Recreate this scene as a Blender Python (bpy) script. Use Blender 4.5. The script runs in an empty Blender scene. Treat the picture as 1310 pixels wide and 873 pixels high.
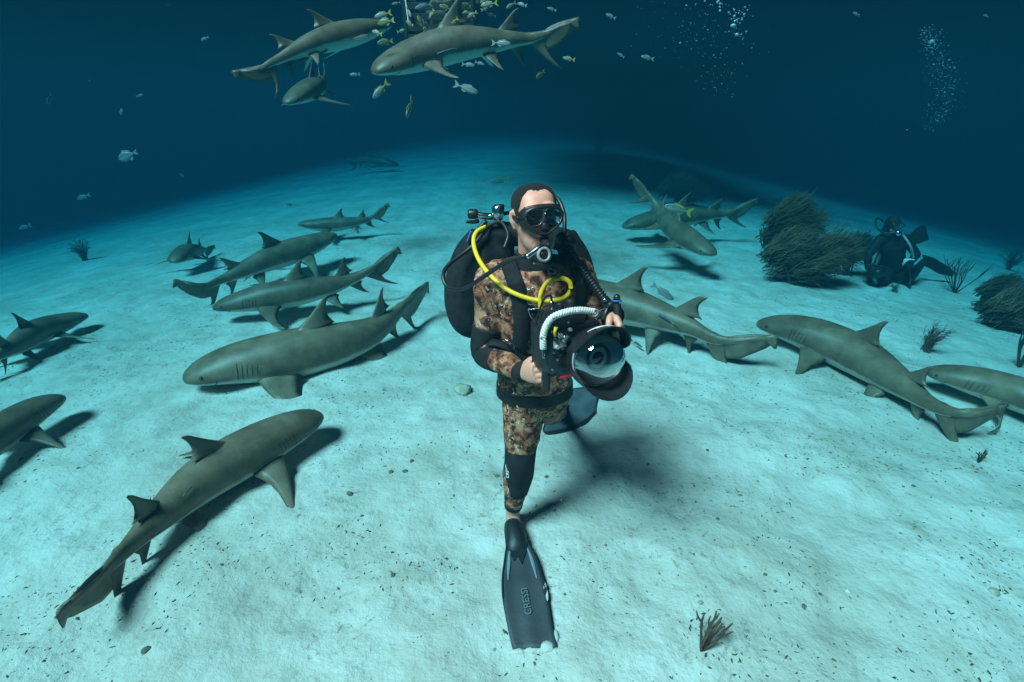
import bpy, bmesh, math, random
import numpy as np
from mathutils import Vector, Matrix, noise as mnoise
from mathutils.bvhtree import BVHTree

# ------------------------------------------------------------------ camera, water light, exposure
SC = bpy.context.scene
COL = SC.collection
CAM_H, PITCH, FPX = 1.9, math.radians(24.3), 655.0          # photograph is 1310 x 873
cam_d = bpy.data.cameras.new('camera')
cam_d.sensor_width = 36.0
cam_d.lens = 18.0
cam_d.clip_start = 0.05
cam_d.clip_end = 400.0
cam = bpy.data.objects.new('camera', cam_d)
cam.location = (0, 0, CAM_H)
cam.rotation_euler = (math.pi / 2 - PITCH, 0, 0)
COL.objects.link(cam)
SC.camera = cam

SUN_DIR = Vector((0.55, 0.48, -1.0)).normalized()            # travel direction of the sunlight
W = bpy.data.worlds.new('World')
SC.world = W
W.use_nodes = True
wn, wl = W.node_tree.nodes, W.node_tree.links
wn.clear()
wo = wn.new('ShaderNodeOutputWorld')
wb = wn.new('ShaderNodeBackground')
wb.inputs['Strength'].default_value = 0.10
sky = wn.new('ShaderNodeTexSky')
sky.sky_type = 'NISHITA'
sky.sun_disc = False
sky.sun_elevation = math.asin(-SUN_DIR.z)
sky.sun_rotation = math.atan2(-SUN_DIR.x, -SUN_DIR.y)
wm = wn.new('ShaderNodeMix')
wm.data_type = 'RGBA'
wm.blend_type = 'MULTIPLY'
wm.inputs['Factor'].default_value = 1.0
wm.inputs['B'].default_value = (0.0003, 0.0088, 0.0165, 1)       # daylight filtered by metres of sea water
wl.new(sky.outputs['Color'], wm.inputs['A'])
wl.new(wm.outputs['Result'], wb.inputs['Color'])
wl.new(wb.outputs['Background'], wo.inputs['Surface'])

sun_d = bpy.data.lights.new('sun', 'SUN')
sun_d.energy = 5.0
sun_d.angle = math.radians(20.0)
sun_d.color = (1.0, 0.66, 0.64)
sun = bpy.data.objects.new('sun', sun_d)
sun.location = (-8, -5, 12)
sun.rotation_euler = SUN_DIR.to_track_quat('-Z', 'Y').to_euler()
COL.objects.link(sun)

SC.view_settings.view_transform = 'Standard'
SC.view_settings.look = 'None'
SC.view_settings.gamma = 1.0
SC.view_settings.exposure = 1.58
SC.render.engine = 'CYCLES'
SC.cycles.max_bounces = 6
SC.cycles.diffuse_bounces = 3
SC.cycles.volume_bounces = 1
SC.cycles.use_denoising = True

rnd = random.Random(7)
NR = np.random.RandomState(11)

# ------------------------------------------------------------------ helpers: numbers
_T = NR.rand(6, 256, 256)
def vn(x, y, k=0):
    x = np.asarray(x, float); y = np.asarray(y, float)
    xi = np.floor(x).astype(int); yi = np.floor(y).astype(int)
    fx = x - xi; fy = y - yi
    fx = fx * fx * (3 - 2 * fx); fy = fy * fy * (3 - 2 * fy)
    t = _T[k]
    a = t[xi % 256, yi % 256]; b = t[(xi + 1) % 256, yi % 256]
    c = t[xi % 256, (yi + 1) % 256]; d = t[(xi + 1) % 256, (yi + 1) % 256]
    return (a * (1 - fx) + b * fx) * (1 - fy) + (c * (1 - fx) + d * fx) * fy

def gz(x, y):
    """height of the sand: a long mound whose sides fall away, with hollows and lumps"""
    x = np.asarray(x, float); y = np.asarray(y, float)
    z = -0.0113 * x * x / (1 + x * x / 900.0)
    z = z + 0.07 * (vn(x * .35 + 9, y * .35 + 4, 0) - .5)
    z = z + 0.045 * (vn(x * 1.3 + .6 * y, y * 1.5 + 3, 1) - .5)
    z = z + 0.040 * (vn(x * 3.7, y * 4.1 - .8 * x, 2) - .5)
    z = z + 0.020 * (vn(x * 8 + 3, y * 9, 3) - .5)
    return z

def ray(px, py):
    dx, dy = px - 655.0, 436.5 - py
    c, s = math.cos(PITCH), math.sin(PITCH)
    return Vector((dx, FPX * c + dy * s, -FPX * s + dy * c))

def P(px, py, Y):
    """the point that is Y metres ahead of the camera in the direction of a pixel"""
    d = ray(px, py)
    return Vector((0, 0, CAM_H)) + d * (Y / d.y)

def G(px, py, h=0.0):
    """the point h metres above the sand in the direction of a pixel"""
    d = ray(px, py)
    t = 0.2 / d.length
    prev = t
    for _ in range(4000):
        p = Vector((0, 0, CAM_H)) + d * t
        if p.z <= float(gz(p.x, p.y)) + h:
            break
        prev = t
        t *= 1.012
    lo, hi = prev, t
    for _ in range(25):
        m = (lo + hi) / 2
        p = Vector((0, 0, CAM_H)) + d * m
        if p.z <= float(gz(p.x, p.y)) + h: hi = m
        else: lo = m
    return Vector((0, 0, CAM_H)) + d * hi

def catmull(pts, n):
    """n points, evenly spaced by length, on a smooth curve through pts"""
    p = np.array([list(q) for q in pts], float)
    if len(p) == 2:
        t = np.linspace(0, 1, n)[:, None]
        return p[0] * (1 - t) + p[1] * t
    e = np.vstack([2 * p[0] - p[1], p, 2 * p[-1] - p[-2]])
    out = []
    for i in range(1, len(e) - 2):
        a, b, c, d = e[i - 1], e[i], e[i + 1], e[i + 2]
        for t in np.linspace(0, 1, 24, endpoint=False):
            out.append(.5 * ((2 * b) + (c - a) * t + (2 * a - 5 * b + 4 * c - d) * t * t + (3 * b - a - 3 * c + d) * t ** 3))
    out.append(p[-1])
    out = np.array(out)
    s = np.r_[0, np.cumsum(np.linalg.norm(np.diff(out, axis=0), axis=1))]
    q = np.linspace(0, s[-1], n)
    return np.stack([np.interp(q, s, out[:, k]) for k in range(out.shape[1])], 1)

def frames(p, up=(0, 0, 1)):
    """tangent, side and up vectors along a polyline"""
    t = np.gradient(p, axis=0)
    t /= np.linalg.norm(t, axis=1)[:, None] + 1e-12
    s = np.cross(t, np.array(up, float))
    ln = np.linalg.norm(s, axis=1)
    for i in range(len(s)):
        if ln[i] < 1e-4:
            s[i] = s[i - 1] if i else np.cross(t[i], (1, 0.01, 0))
    s /= np.linalg.norm(s, axis=1)[:, None] + 1e-12
    u = np.cross(s, t)
    return t, s, u

# ------------------------------------------------------------------ helpers: shapes are (verts, faces)
def loft(rings, cap=True, closed=True):
    n = len(rings[0])
    V = [tuple(v) for r in rings for v in r]
    F = []
    for i in range(len(rings) - 1):
        for j in range(n if closed else n - 1):
            k = (j + 1) % n
            F.append((i * n + j, i * n + k, (i + 1) * n + k, (i + 1) * n + j))
    if cap and closed:
        F.append(tuple(range(n - 1, -1, -1)))
        F.append(tuple(range((len(rings) - 1) * n, len(rings) * n)))
    return V, F

def tube(pts, r, n=12, seg=None, up=(0, 0, 1), cap=True, smooth=True):
    """a round or oval bar along pts; r: radius, list of radii, or list of (side, up) radii"""
    k = len(pts)
    R = [(r, r)] * k if isinstance(r, (int, float)) else [(q, q) if isinstance(q, (int, float)) else q for q in r]
    aug = np.array([list(p) + list(q) for p, q in zip(pts, R)], float)
    if seg is None: seg = max(2, 6 * (k - 1)) if smooth else k
    if smooth and k > 2:
        c = catmull(aug, seg)
    elif smooth:
        t = np.linspace(0, 1, seg)[:, None]
        c = aug[0] * (1 - t) + aug[1] * t
    else:
        c = aug
    p, rr = c[:, :3], c[:, 3:5]
    t, s, u = frames(p, up)
    a = np.linspace(0, 2 * math.pi, n, endpoint=False)
    rings = [p[i] + np.outer(np.cos(a) * rr[i, 0], s[i]) + np.outer(np.sin(a) * rr[i, 1], u[i]) for i in range(len(p))]
    return loft(rings, cap)

def ball(c, r, n=14, m=9):
    r = (r, r, r) if isinstance(r, (int, float)) else r
    rings = []
    for i in range(m + 1):
        th = math.pi * (i / m) * .998 + .001
        a = np.linspace(0, 2 * math.pi, n, endpoint=False)
        rings.append(np.stack([c[0] + r[0] * math.sin(th) * np.cos(a), c[1] + r[1] * math.sin(th) * np.sin(a), np.full(n, c[2] + r[2] * math.cos(th))], 1))
    return loft(rings)

def box(c, s, bev=0.0, seg=2):
    bm = bmesh.new()
    bmesh.ops.create_cube(bm, size=1.0)
    bmesh.ops.scale(bm, vec=s, verts=bm.verts)
    if bev:
        bmesh.ops.bevel(bm, geom=list(bm.edges), offset=bev, segments=seg, affect='EDGES', profile=.5)
    bmesh.ops.translate(bm, vec=c, verts=bm.verts)
    V = [tuple(v.co) for v in bm.verts]
    bm.verts.index_update()
    F = [tuple(v.index for v in f.verts) for f in bm.faces]
    bm.free()
    return V, F

def lathe(prof, n=24, c=(0, 0, 0), axis='y'):
    """profile of (radius, along) turned about an axis"""
    a = np.linspace(0, 2 * math.pi, n, endpoint=False)
    rings = []
    for r, h in prof:
        q = np.stack([r * np.cos(a), np.full(n, h), -r * np.sin(a)], 1) if axis == 'y' else \
            np.stack([r * np.cos(a), r * np.sin(a), np.full(n, h)], 1) if axis == 'z' else \
            np.stack([np.full(n, h), r * np.cos(a), r * np.sin(a)], 1)
        rings.append(q + np.array(c))
    return loft(rings)

def join(*shapes):
    V, F = [], []
    for v, f in shapes:
        o = len(V)
        V += [tuple(q) for q in v]
        F += [tuple(i + o for i in g) for g in f]
    return V, F

def xf(shape, M):
    return [tuple(M @ Vector(v)) for v in shape[0]], shape[1]

def mesh(name, shape, mat=None, smooth=True, fixn=True):
    me = bpy.data.meshes.new(name)
    me.from_pydata([tuple(v) for v in shape[0]], [], shape[1])
    if fixn:
        bm = bmesh.new(); bm.from_mesh(me)
        bmesh.ops.recalc_face_normals(bm, faces=bm.faces)
        bm.to_mesh(me); bm.free()
    if smooth:
        me.shade_smooth()
    if mat: me.materials.append(mat)
    return me

def obj(name, shape, mat, parent=None, smooth=True, sharp=None):
    me = shape if isinstance(shape, bpy.types.Mesh) else mesh(name, shape, mat, smooth)
    if sharp is not None:
        try: me.set_sharp_from_angle(angle=math.radians(sharp))
        except Exception: pass
    o = bpy.data.objects.new(name, me)
    COL.objects.link(o)
    if parent is not None:
        o.parent = parent
        o.matrix_parent_inverse = parent.matrix_basis.inverted()
    return o

def tag(o, label=None, cat=None, group=None, kind=None):
    if label: o['label'] = label
    if cat: o['category'] = cat
    if group: o['group'] = group
    if kind: o['kind'] = kind
    return o

def empty(name, loc=(0, 0, 0), label=None, cat=None, group=None):
    o = bpy.data.objects.new(name, None)
    o.empty_display_size = .1
    COL.objects.link(o)
    o.location = loc
    return tag(o, label, cat, group)

def remesh(shapes, voxel, smooth_it=4, factor=.5):
    """one continuous skin round overlapping shapes"""
    me = mesh('tmp', join(*shapes))
    o = bpy.data.objects.new('tmp', me)
    COL.objects.link(o)
    m = o.modifiers.new('r', 'REMESH'); m.mode = 'VOXEL'; m.voxel_size = voxel
    if smooth_it:
        m = o.modifiers.new('s', 'SMOOTH'); m.iterations = smooth_it; m.factor = factor
    dg = bpy.context.evaluated_depsgraph_get()
    out = bpy.data.meshes.new_from_object(o.evaluated_get(dg))
    bpy.data.objects.remove(o); bpy.data.meshes.remove(me)
    out.shade_smooth()
    return out

def bvh(me):
    return BVHTree.FromPolygons([v.co.copy() for v in me.vertices], [tuple(p.vertices) for p in me.polygons])

# ------------------------------------------------------------------ helpers: materials
def material(name):
    m = bpy.data.materials.new(name)
    m.use_nodes = True
    n, l = m.node_tree.nodes, m.node_tree.links
    b = n['Principled BSDF']
    return m, n, l, b

def ramp(n, stops):
    r = n.new('ShaderNodeValToRGB')
    e = r.color_ramp.elements
    while len(e) < len(stops): e.new(.5)
    for q, (p, c) in zip(e, stops):
        q.position = p
        q.color = (*c, 1) if len(c) == 3 else c
    return r

def plain(name, col, rough=.6, var=.25, scale=12, bump=.15, bscale=60, metal=0.0, spec=.5, coat=0.0):
    """one colour with uneven tone and fine relief"""
    m, n, l, b = material(name)
    tc = n.new('ShaderNodeTexCoord')
    nz = n.new('ShaderNodeTexNoise'); nz.inputs['Scale'].default_value = scale; nz.inputs['Detail'].default_value = 5
    l.new(tc.outputs['Object'], nz.inputs['Vector'])
    lo = tuple(c * (1 - var) for c in col); hi = tuple(min(1, c * (1 + var)) for c in col)
    r = ramp(n, [(.3, lo), (.7, hi)])
    l.new(nz.outputs['Fac'], r.inputs['Fac'])
    l.new(r.outputs['Color'], b.inputs['Base Color'])
    b.inputs['Roughness'].default_value = rough
    b.inputs['Metallic'].default_value = metal
    b.inputs['Specular IOR Level'].default_value = spec
    b.inputs['Coat Weight'].default_value = coat
    if bump:
        n2 = n.new('ShaderNodeTexNoise'); n2.inputs['Scale'].default_value = bscale; n2.inputs['Detail'].default_value = 3
        l.new(tc.outputs['Object'], n2.inputs['Vector'])
        bp = n.new('ShaderNodeBump'); bp.inputs['Strength'].default_value = bump; bp.inputs['Distance'].default_value = .01
        l.new(n2.outputs['Fac'], bp.inputs['Height'])
        l.new(bp.outputs['Normal'], b.inputs['Normal'])
    return m
# ------------------------------------------------------------------ seabed
def sand_material():
    m, n, l, b = material('sand')
    tc = n.new('ShaderNodeTexCoord')
    def nz(scale, detail=6, rough=.6):
        q = n.new('ShaderNodeTexNoise'); q.inputs['Scale'].default_value = scale; q.inputs['Detail'].default_value = detail; q.inputs['Roughness'].default_value = rough
        l.new(tc.outputs['Object'], q.inputs['Vector'])
        return q
    big, mid, fine, grain = nz(.9), nz(5), nz(26, 8, .7), nz(160, 3)
    r1 = ramp(n, [(.3, (.50, .47, .41)), (.7, (.74, .72, .68))])
    l.new(big.outputs['Fac'], r1.inputs['Fac'])
    r2 = ramp(n, [(.35, (.74, .71, .64)), (.6, (1, 1, 1))])
    l.new(mid.outputs['Fac'], r2.inputs['Fac'])
    mx = n.new('ShaderNodeMix'); mx.data_type = 'RGBA'; mx.blend_type = 'MULTIPLY'; mx.inputs['Factor'].default_value = .6
    l.new(r1.outputs['Color'], mx.inputs['A']); l.new(r2.outputs['Color'], mx.inputs['B'])
    # olive algae flecks in loose drifts
    r3 = ramp(n, [(.56, (0, 0, 0)), (.66, (1, 1, 1))])
    l.new(fine.outputs['Fac'], r3.inputs['Fac'])
    drift = nz(1.7, 4)
    r4 = ramp(n, [(.42, (0, 0, 0)), (.62, (1, 1, 1))])
    l.new(drift.outputs['Fac'], r4.inputs['Fac'])
    fm = n.new('ShaderNodeMath'); fm.operation = 'MULTIPLY'
    l.new(r3.outputs['Color'], fm.inputs[0]); l.new(r4.outputs['Color'], fm.inputs[1])
    fm2 = n.new('ShaderNodeMath'); fm2.operation = 'MULTIPLY'; fm2.inputs[1].default_value = .75
    l.new(fm.outputs[0], fm2.inputs[0])
    mx2 = n.new('ShaderNodeMix'); mx2.data_type = 'RGBA'
    mx2.inputs['B'].default_value = (.17, .15, .09, 1)
    l.new(fm2.outputs[0], mx2.inputs['Factor']); l.new(mx.outputs['Result'], mx2.inputs['A'])
    l.new(mx2.outputs['Result'], b.inputs['Base Color'])
    b.inputs['Roughness'].default_value = .95
    b.inputs['Specular IOR Level'].default_value = .1
    b1 = n.new('ShaderNodeBump'); b1.inputs['Strength'].default_value = .7; b1.inputs['Distance'].default_value = .05
    b2 = n.new('ShaderNodeBump'); b2.inputs['Strength'].default_value = .4; b2.inputs['Distance'].default_value = .01
    b3 = n.new('ShaderNodeBump'); b3.inputs['Strength'].default_value = .25; b3.inputs['Distance'].default_value = .004
    l.new(nz(7, 6).outputs['Fac'], b1.inputs['Height'])
    l.new(fine.outputs['Fac'], b2.inputs['Height']); l.new(grain.outputs['Fac'], b3.inputs['Height'])
    l.new(b1.outputs['Normal'], b2.inputs['Normal']); l.new(b2.outputs['Normal'], b3.inputs['Normal'])
    l.new(b3.outputs['Normal'], b.inputs['Normal'])
    return m
SAND = sand_material()

def axis(lo, hi, step, out, growth=1.06):
    a = list(np.arange(lo, hi, step))
    q, s = hi, step
    while q < out: a.append(q); s *= growth; q += s
    q, s, left = lo - step, step, []
    while q > -out: left.append(q); s *= growth; q -= s
    return np.array(left[::-1] + a)
gx, gy = axis(-4.5, 5, .026, 75), axis(.2, 6.5, .026, 75)
GX, GY = np.meshgrid(gx, gy)
GZ = gz(GX, GY) + .004 * (vn(GX * 31, GY * 33, 4) - .5)
nx, ny = len(gx), len(gy)
me = bpy.data.meshes.new('seabed')
idx = np.arange(nx * ny).reshape(ny, nx)
quads = np.stack([idx[:-1, :-1], idx[:-1, 1:], idx[1:, 1:], idx[1:, :-1]], -1).reshape(-1, 4)
me.vertices.add(nx * ny)
me.vertices.foreach_set('co', np.stack([GX, GY, GZ], -1).ravel())
me.loops.add(quads.size); me.loops.foreach_set('vertex_index', quads.ravel())
me.polygons.add(len(quads)); me.polygons.foreach_set('loop_start', np.arange(0, quads.size, 4))
me.update(calc_edges=True); me.validate()
me.shade_smooth()
me.materials.append(SAND)
o = obj('seabed', me, None)
tag(o, kind='structure')

# ------------------------------------------------------------------ sea water: even volume round camera and scene
wv = bpy.data.materials.new('sea_water')
wv.use_nodes = True
n, l = wv.node_tree.nodes, wv.node_tree.links
n.clear()
vo = n.new('ShaderNodeOutputMaterial')
pv = n.new('ShaderNodeVolumePrincipled')
pv.inputs['Color'].default_value = (.001, .0125, .0195, 1)
pv.inputs['Absorption Color'].default_value = (.12, .60, .68, 1)
pv.inputs['Density'].default_value = .46
pv.inputs['Anisotropy'].default_value = .1
l.new(pv.outputs['Volume'], vo.inputs['Volume'])
HZ_TOP = 3.3
zlo = float(GZ.min()) - 1.0
hz = obj('haze', box((0, 0, (HZ_TOP + zlo) / 2), (156, 156, HZ_TOP - zlo)), wv, smooth=False)
tag(hz, 'clear blue sea water filling the whole place', 'water', kind='stuff')
# ------------------------------------------------------------------ lemon sharks
def shark_material():
    m, n, l, b = material('shark_skin')
    tc = n.new('ShaderNodeTexCoord')
    at = n.new('ShaderNodeAttribute'); at.attribute_name = 'belly'
    gl = n.new('ShaderNodeAttribute'); gl.attribute_name = 'gill'
    oi = n.new('ShaderNodeObjectInfo')
    nz = n.new('ShaderNodeTexNoise'); nz.inputs['Scale'].default_value = 5; nz.inputs['Detail'].default_value = 7; nz.inputs['Roughness'].default_value = .65
    l.new(tc.outputs['Object'], nz.inputs['Vector'])
    r = ramp(n, [(.36, (.104, .076, .048)), (.64, (.214, .162, .110))])
    l.new(nz.outputs['Fac'], r.inputs['Fac'])
    # each animal a little lighter or darker
    hv = n.new('ShaderNodeHueSaturation')
    mr = n.new('ShaderNodeMapRange'); mr.inputs['To Min'].default_value = .82; mr.inputs['To Max'].default_value = 1.18
    l.new(oi.outputs['Random'], mr.inputs['Value']); l.new(mr.outputs['Result'], hv.inputs['Value'])
    l.new(r.outputs['Color'], hv.inputs['Color'])
    # ragged edge between back and belly
    n2 = n.new('ShaderNodeTexNoise'); n2.inputs['Scale'].default_value = 22; n2.inputs['Detail'].default_value = 4
    l.new(tc.outputs['Object'], n2.inputs['Vector'])
    ad = n.new('ShaderNodeMath'); ad.operation = 'MULTIPLY_ADD'; ad.inputs[1].default_value = .35; ad.inputs[2].default_value = -.175
    l.new(n2.outputs['Fac'], ad.inputs[0])
    ad2 = n.new('ShaderNodeMath'); ad2.operation = 'ADD'; ad2.use_clamp = True
    l.new(ad.outputs[0], ad2.inputs[0]); l.new(at.outputs['Fac'], ad2.inputs[1])
    rb = ramp(n, [(.35, (0, 0, 0)), (.75, (1, 1, 1))])
    l.new(ad2.outputs[0], rb.inputs['Fac'])
    mx = n.new('ShaderNodeMix'); mx.data_type = 'RGBA'; mx.inputs['B'].default_value = (.50, .49, .42, 1)
    l.new(rb.outputs['Color'], mx.inputs['Factor']); l.new(hv.outputs['Color'], mx.inputs['A'])
    mg = n.new('ShaderNodeMix'); mg.data_type = 'RGBA'; mg.inputs['B'].default_value = (.035, .03, .025, 1)
    l.new(gl.outputs['Fac'], mg.inputs['Factor']); l.new(mx.outputs['Result'], mg.inputs['A'])
    # pale scars
    sv = n.new('ShaderNodeTexNoise'); sv.inputs['Scale'].default_value = 3.2; sv.inputs['Detail'].default_value = 9; sv.inputs['Roughness'].default_value = .8
    l.new(tc.outputs['Object'], sv.inputs['Vector'])
    rs = ramp(n, [(.60, (0, 0, 0)), (.70, (.45, .45, .45))])
    l.new(sv.outputs['Fac'], rs.inputs['Fac'])
    ms = n.new('ShaderNodeMix'); ms.data_type = 'RGBA'; ms.inputs['B'].default_value = (.28, .26, .2, 1)
    l.new(rs.outputs['Color'], ms.inputs['Factor']); l.new(mg.outputs['Result'], ms.inputs['A'])
    l.new(ms.outputs['Result'], b.inputs['Base Color'])
    b.inputs['Roughness'].default_value = .46
    b.inputs['Specular IOR Level'].default_value = .4
    n3 = n.new('ShaderNodeTexNoise'); n3.inputs['Scale'].default_value = 90; n3.inputs['Detail'].default_value = 3
    l.new(tc.outputs['Object'], n3.inputs['Vector'])
    bp = n.new('ShaderNodeBump'); bp.inputs['Strength'].default_value = .25; bp.inputs['Distance'].default_value = .006
    l.new(n3.outputs['Fac'], bp.inputs['Height']); l.new(bp.outputs['Normal'], b.inputs['Normal'])
    return m
SHARK = shark_material()
EYE = plain('eye_dark', (.02, .018, .012), .15, bump=0)

def interp(x, tab):
    xs = [q[0] for q in tab]; ys = [q[1] for q in tab]
    # smooth (monotone-ish) interpolation
    x = np.asarray(x, float)
    d = np.gradient(np.array(ys), np.array(xs))
    i = np.clip(np.searchsorted(xs, x) - 1, 0, len(xs) - 2)
    X = np.array(xs); Y = np.array(ys)
    h = X[i + 1] - X[i]; t = np.clip((x - X[i]) / h, 0, 1)
    return (2*t**3-3*t**2+1)*Y[i] + (t**3-2*t**2+t)*h*d[i] + (-2*t**3+3*t**2)*Y[i+1] + (t**3-t**2)*h*d[i+1]

def shark_template():
    """rest shape in units of total length: s from snout 0 to tail tip 1, y to the side, z up"""
    wid = [(0, .0), (.006, .019), (.02, .034), (.05, .051), (.1, .063), (.17, .069), (.26, .071), (.36, .069), (.46, .062), (.56, .048), (.66, .031), (.73, .019), (.78, .0135), (.84, .009), (.92, .005), (1.0, .001)]
    top = [(0, .0), (.006, .009), (.02, .018), (.05, .030), (.1, .041), (.17, .052), (.26, .062), (.36, .066), (.46, .060), (.56, .048), (.66, .034), (.73, .024), (.78, .020), (.84, .015), (.92, .009), (1.0, .001)]
    bot = [(0, .0), (.006, .008), (.02, .014), (.05, .022), (.1, .034), (.17, .047), (.26, .057), (.36, .060), (.46, .054), (.56, .043), (.66, .029), (.73, .020), (.78, .016), (.84, .009), (.92, .005), (1.0, .001)]
    S = np.r_[np.array([.0005, .003, .007, .012, .02]), np.linspace(.03, 1.0, 95)]
    na = 28
    A = np.linspace(0, 2 * math.pi, na, endpoint=False)
    w, t, b = interp(S, wid), interp(S, top), interp(S, bot)
    rings, bel, gil = [], [], []
    for i, s in enumerate(S):
        ca, sa = np.cos(A), np.sin(A)
        y = w[i] * np.sign(ca) * np.abs(ca) ** .92
        z = np.where(sa > 0, t[i] * np.abs(sa) ** 1.0, -b[i] * np.abs(sa) ** .85)
        rings.append(np.stack([np.full(na, s), y, z], 1))
        lim = -.30 - .25 * np.clip((s - .5) / .3, 0, 1)
        bel.append(np.clip((lim - sa) / .5 + .5, 0, 1) if s < .82 else np.zeros(na))
        g = np.zeros(na)
        gil.append(g)
    V, F = loft(rings)
    V = [tuple(q) for q in V]
    bel = list(np.concatenate(bel)); gil = list(np.concatenate(gil))
    def fin(base, span_dir, H, st, th, belly=0.0, both=False):
        """st: rows of (span, leading edge, trailing edge) in units of total length along s"""
        nonlocal V, F
        sd = np.array(span_dir, float)
        nrm = np.cross(sd, (1, 0, 0)); nrm /= np.linalg.norm(nrm)
        xs = np.array([0, .06, .2, .42, .7, 1.0, .7, .42, .2, .06])
        ys = np.array([0, .55, .95, 1.0, .55, .0, -.55, -1.0, -.95, -.55])
        rr = []
        o = len(V)
        for sp, le, te in st:
            k = max(0.0, min(1.0, sp))
            tk = th * (2.3 if sp < 0 else 1.6 - 6 * k if k < .1 else 1.0 - .85 * (k - .1) / .9)
            tk = max(tk, th * .15)
            q = np.array(base) + sd * sp * H
            rr.append(np.stack([q[0] + le + (te - le) * xs, q[1] + nrm[1] * ys * tk, q[2] + nrm[2] * ys * tk], 1))
        v, f = loft(rr)
        V += [tuple(q) for q in v]; F += [tuple(i + o for i in g) for g in f]
        for q in range(len(v)):
            j = q % 10
            bel.append(belly if (j > 5) == (nrm[2] > 0) and j not in (0, 5) else 0.0)
            gil.append(0.0)
    d1 = [(-.25, .0, .115), (0, .002, .122), (.05, .011, .138), (.12, .020, .132), (.3, .043, .122), (.5, .067, .118), (.7, .089, .122), (.85, .105, .129), (.94, .115, .135), (1.0, .129, .138)]
    fin((.345, 0, .062), (0, 0, 1), .084, d1, .0080)
    d2 = [(-.3, .0, .085), (0, .002, .092), (.05, .009, .116), (.14, .018, .104), (.35, .038, .094), (.55, .056, .092), (.75, .072, .097), (.9, .085, .104), (1.0, .099, .108)]
    fin((.605, 0, .036), (0, 0, 1), .070, d2, .0058)
    for sg in (1, -1):
        pc = [(-.2, .0, .105), (0, .0, .118), (.06, .008, .130), (.16, .019, .122), (.35, .044, .116), (.55, .073, .124), (.75, .104, .141), (.9, .132, .160), (1.0, .160, .170)]
        fin((.215, sg * .058, -.030), (0, sg * .86, -.50), .205, pc, .0080, 1.0)
        pv_ = [(-.2, .0, .065), (0, .0, .072), (.08, .006, .086), (.3, .022, .078), (.6, .046, .080), (.85, .066, .086), (1.0, .084, .090)]
        fin((.52, sg * .026, -.034), (0, sg * .80, -.62), .090, pv_, .0052, .8)
    an = [(-.3, .0, .055), (0, .003, .06), (.06, .008, .078), (.3, .024, .064), (.6, .045, .066), (.85, .062, .074), (1.0, .080, .082)]
    fin((.66, 0, -.020), (0, 0, -1), .072, an, .0045, .2)
    lo = [(-.2, .0, .06), (0, .0, .092), (.1, .012, .084), (.3, .034, .074), (.55, .058, .078), (.8, .082, .094), (1.0, .106, .110)]
    fin((.756, 0, -.008), (0, 0, -1), .125, lo, .0050)
    up = [(-.3, .0, .195), (0, .02, .205), (.25, .03, .196), (.5, .035, .170), (.75, .04, .125), (1.0, .045, .085)]
    fin((.785, 0, -.004), (0, 0, -1), .048, up, .0036)
    tp = [(-.3, .0, .20), (0, .01, .205), (.5, .04, .17), (1.0, .08, .12)]
    fin((.785, 0, .006), (0, 0, 1), .014, tp, .0036)
    nt = [(-.3, .0, .042), (0, .0, .044), (.5, .012, .040), (1.0, .026, .034)]
    fin((.953, 0, -.001), (0, 0, -1), .032, nt, .0025)
    return np.array(V), F, np.array(bel), np.array(gil)
ST_V, ST_F, ST_BEL, ST_GIL = shark_template()
SHARKS = {}

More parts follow.
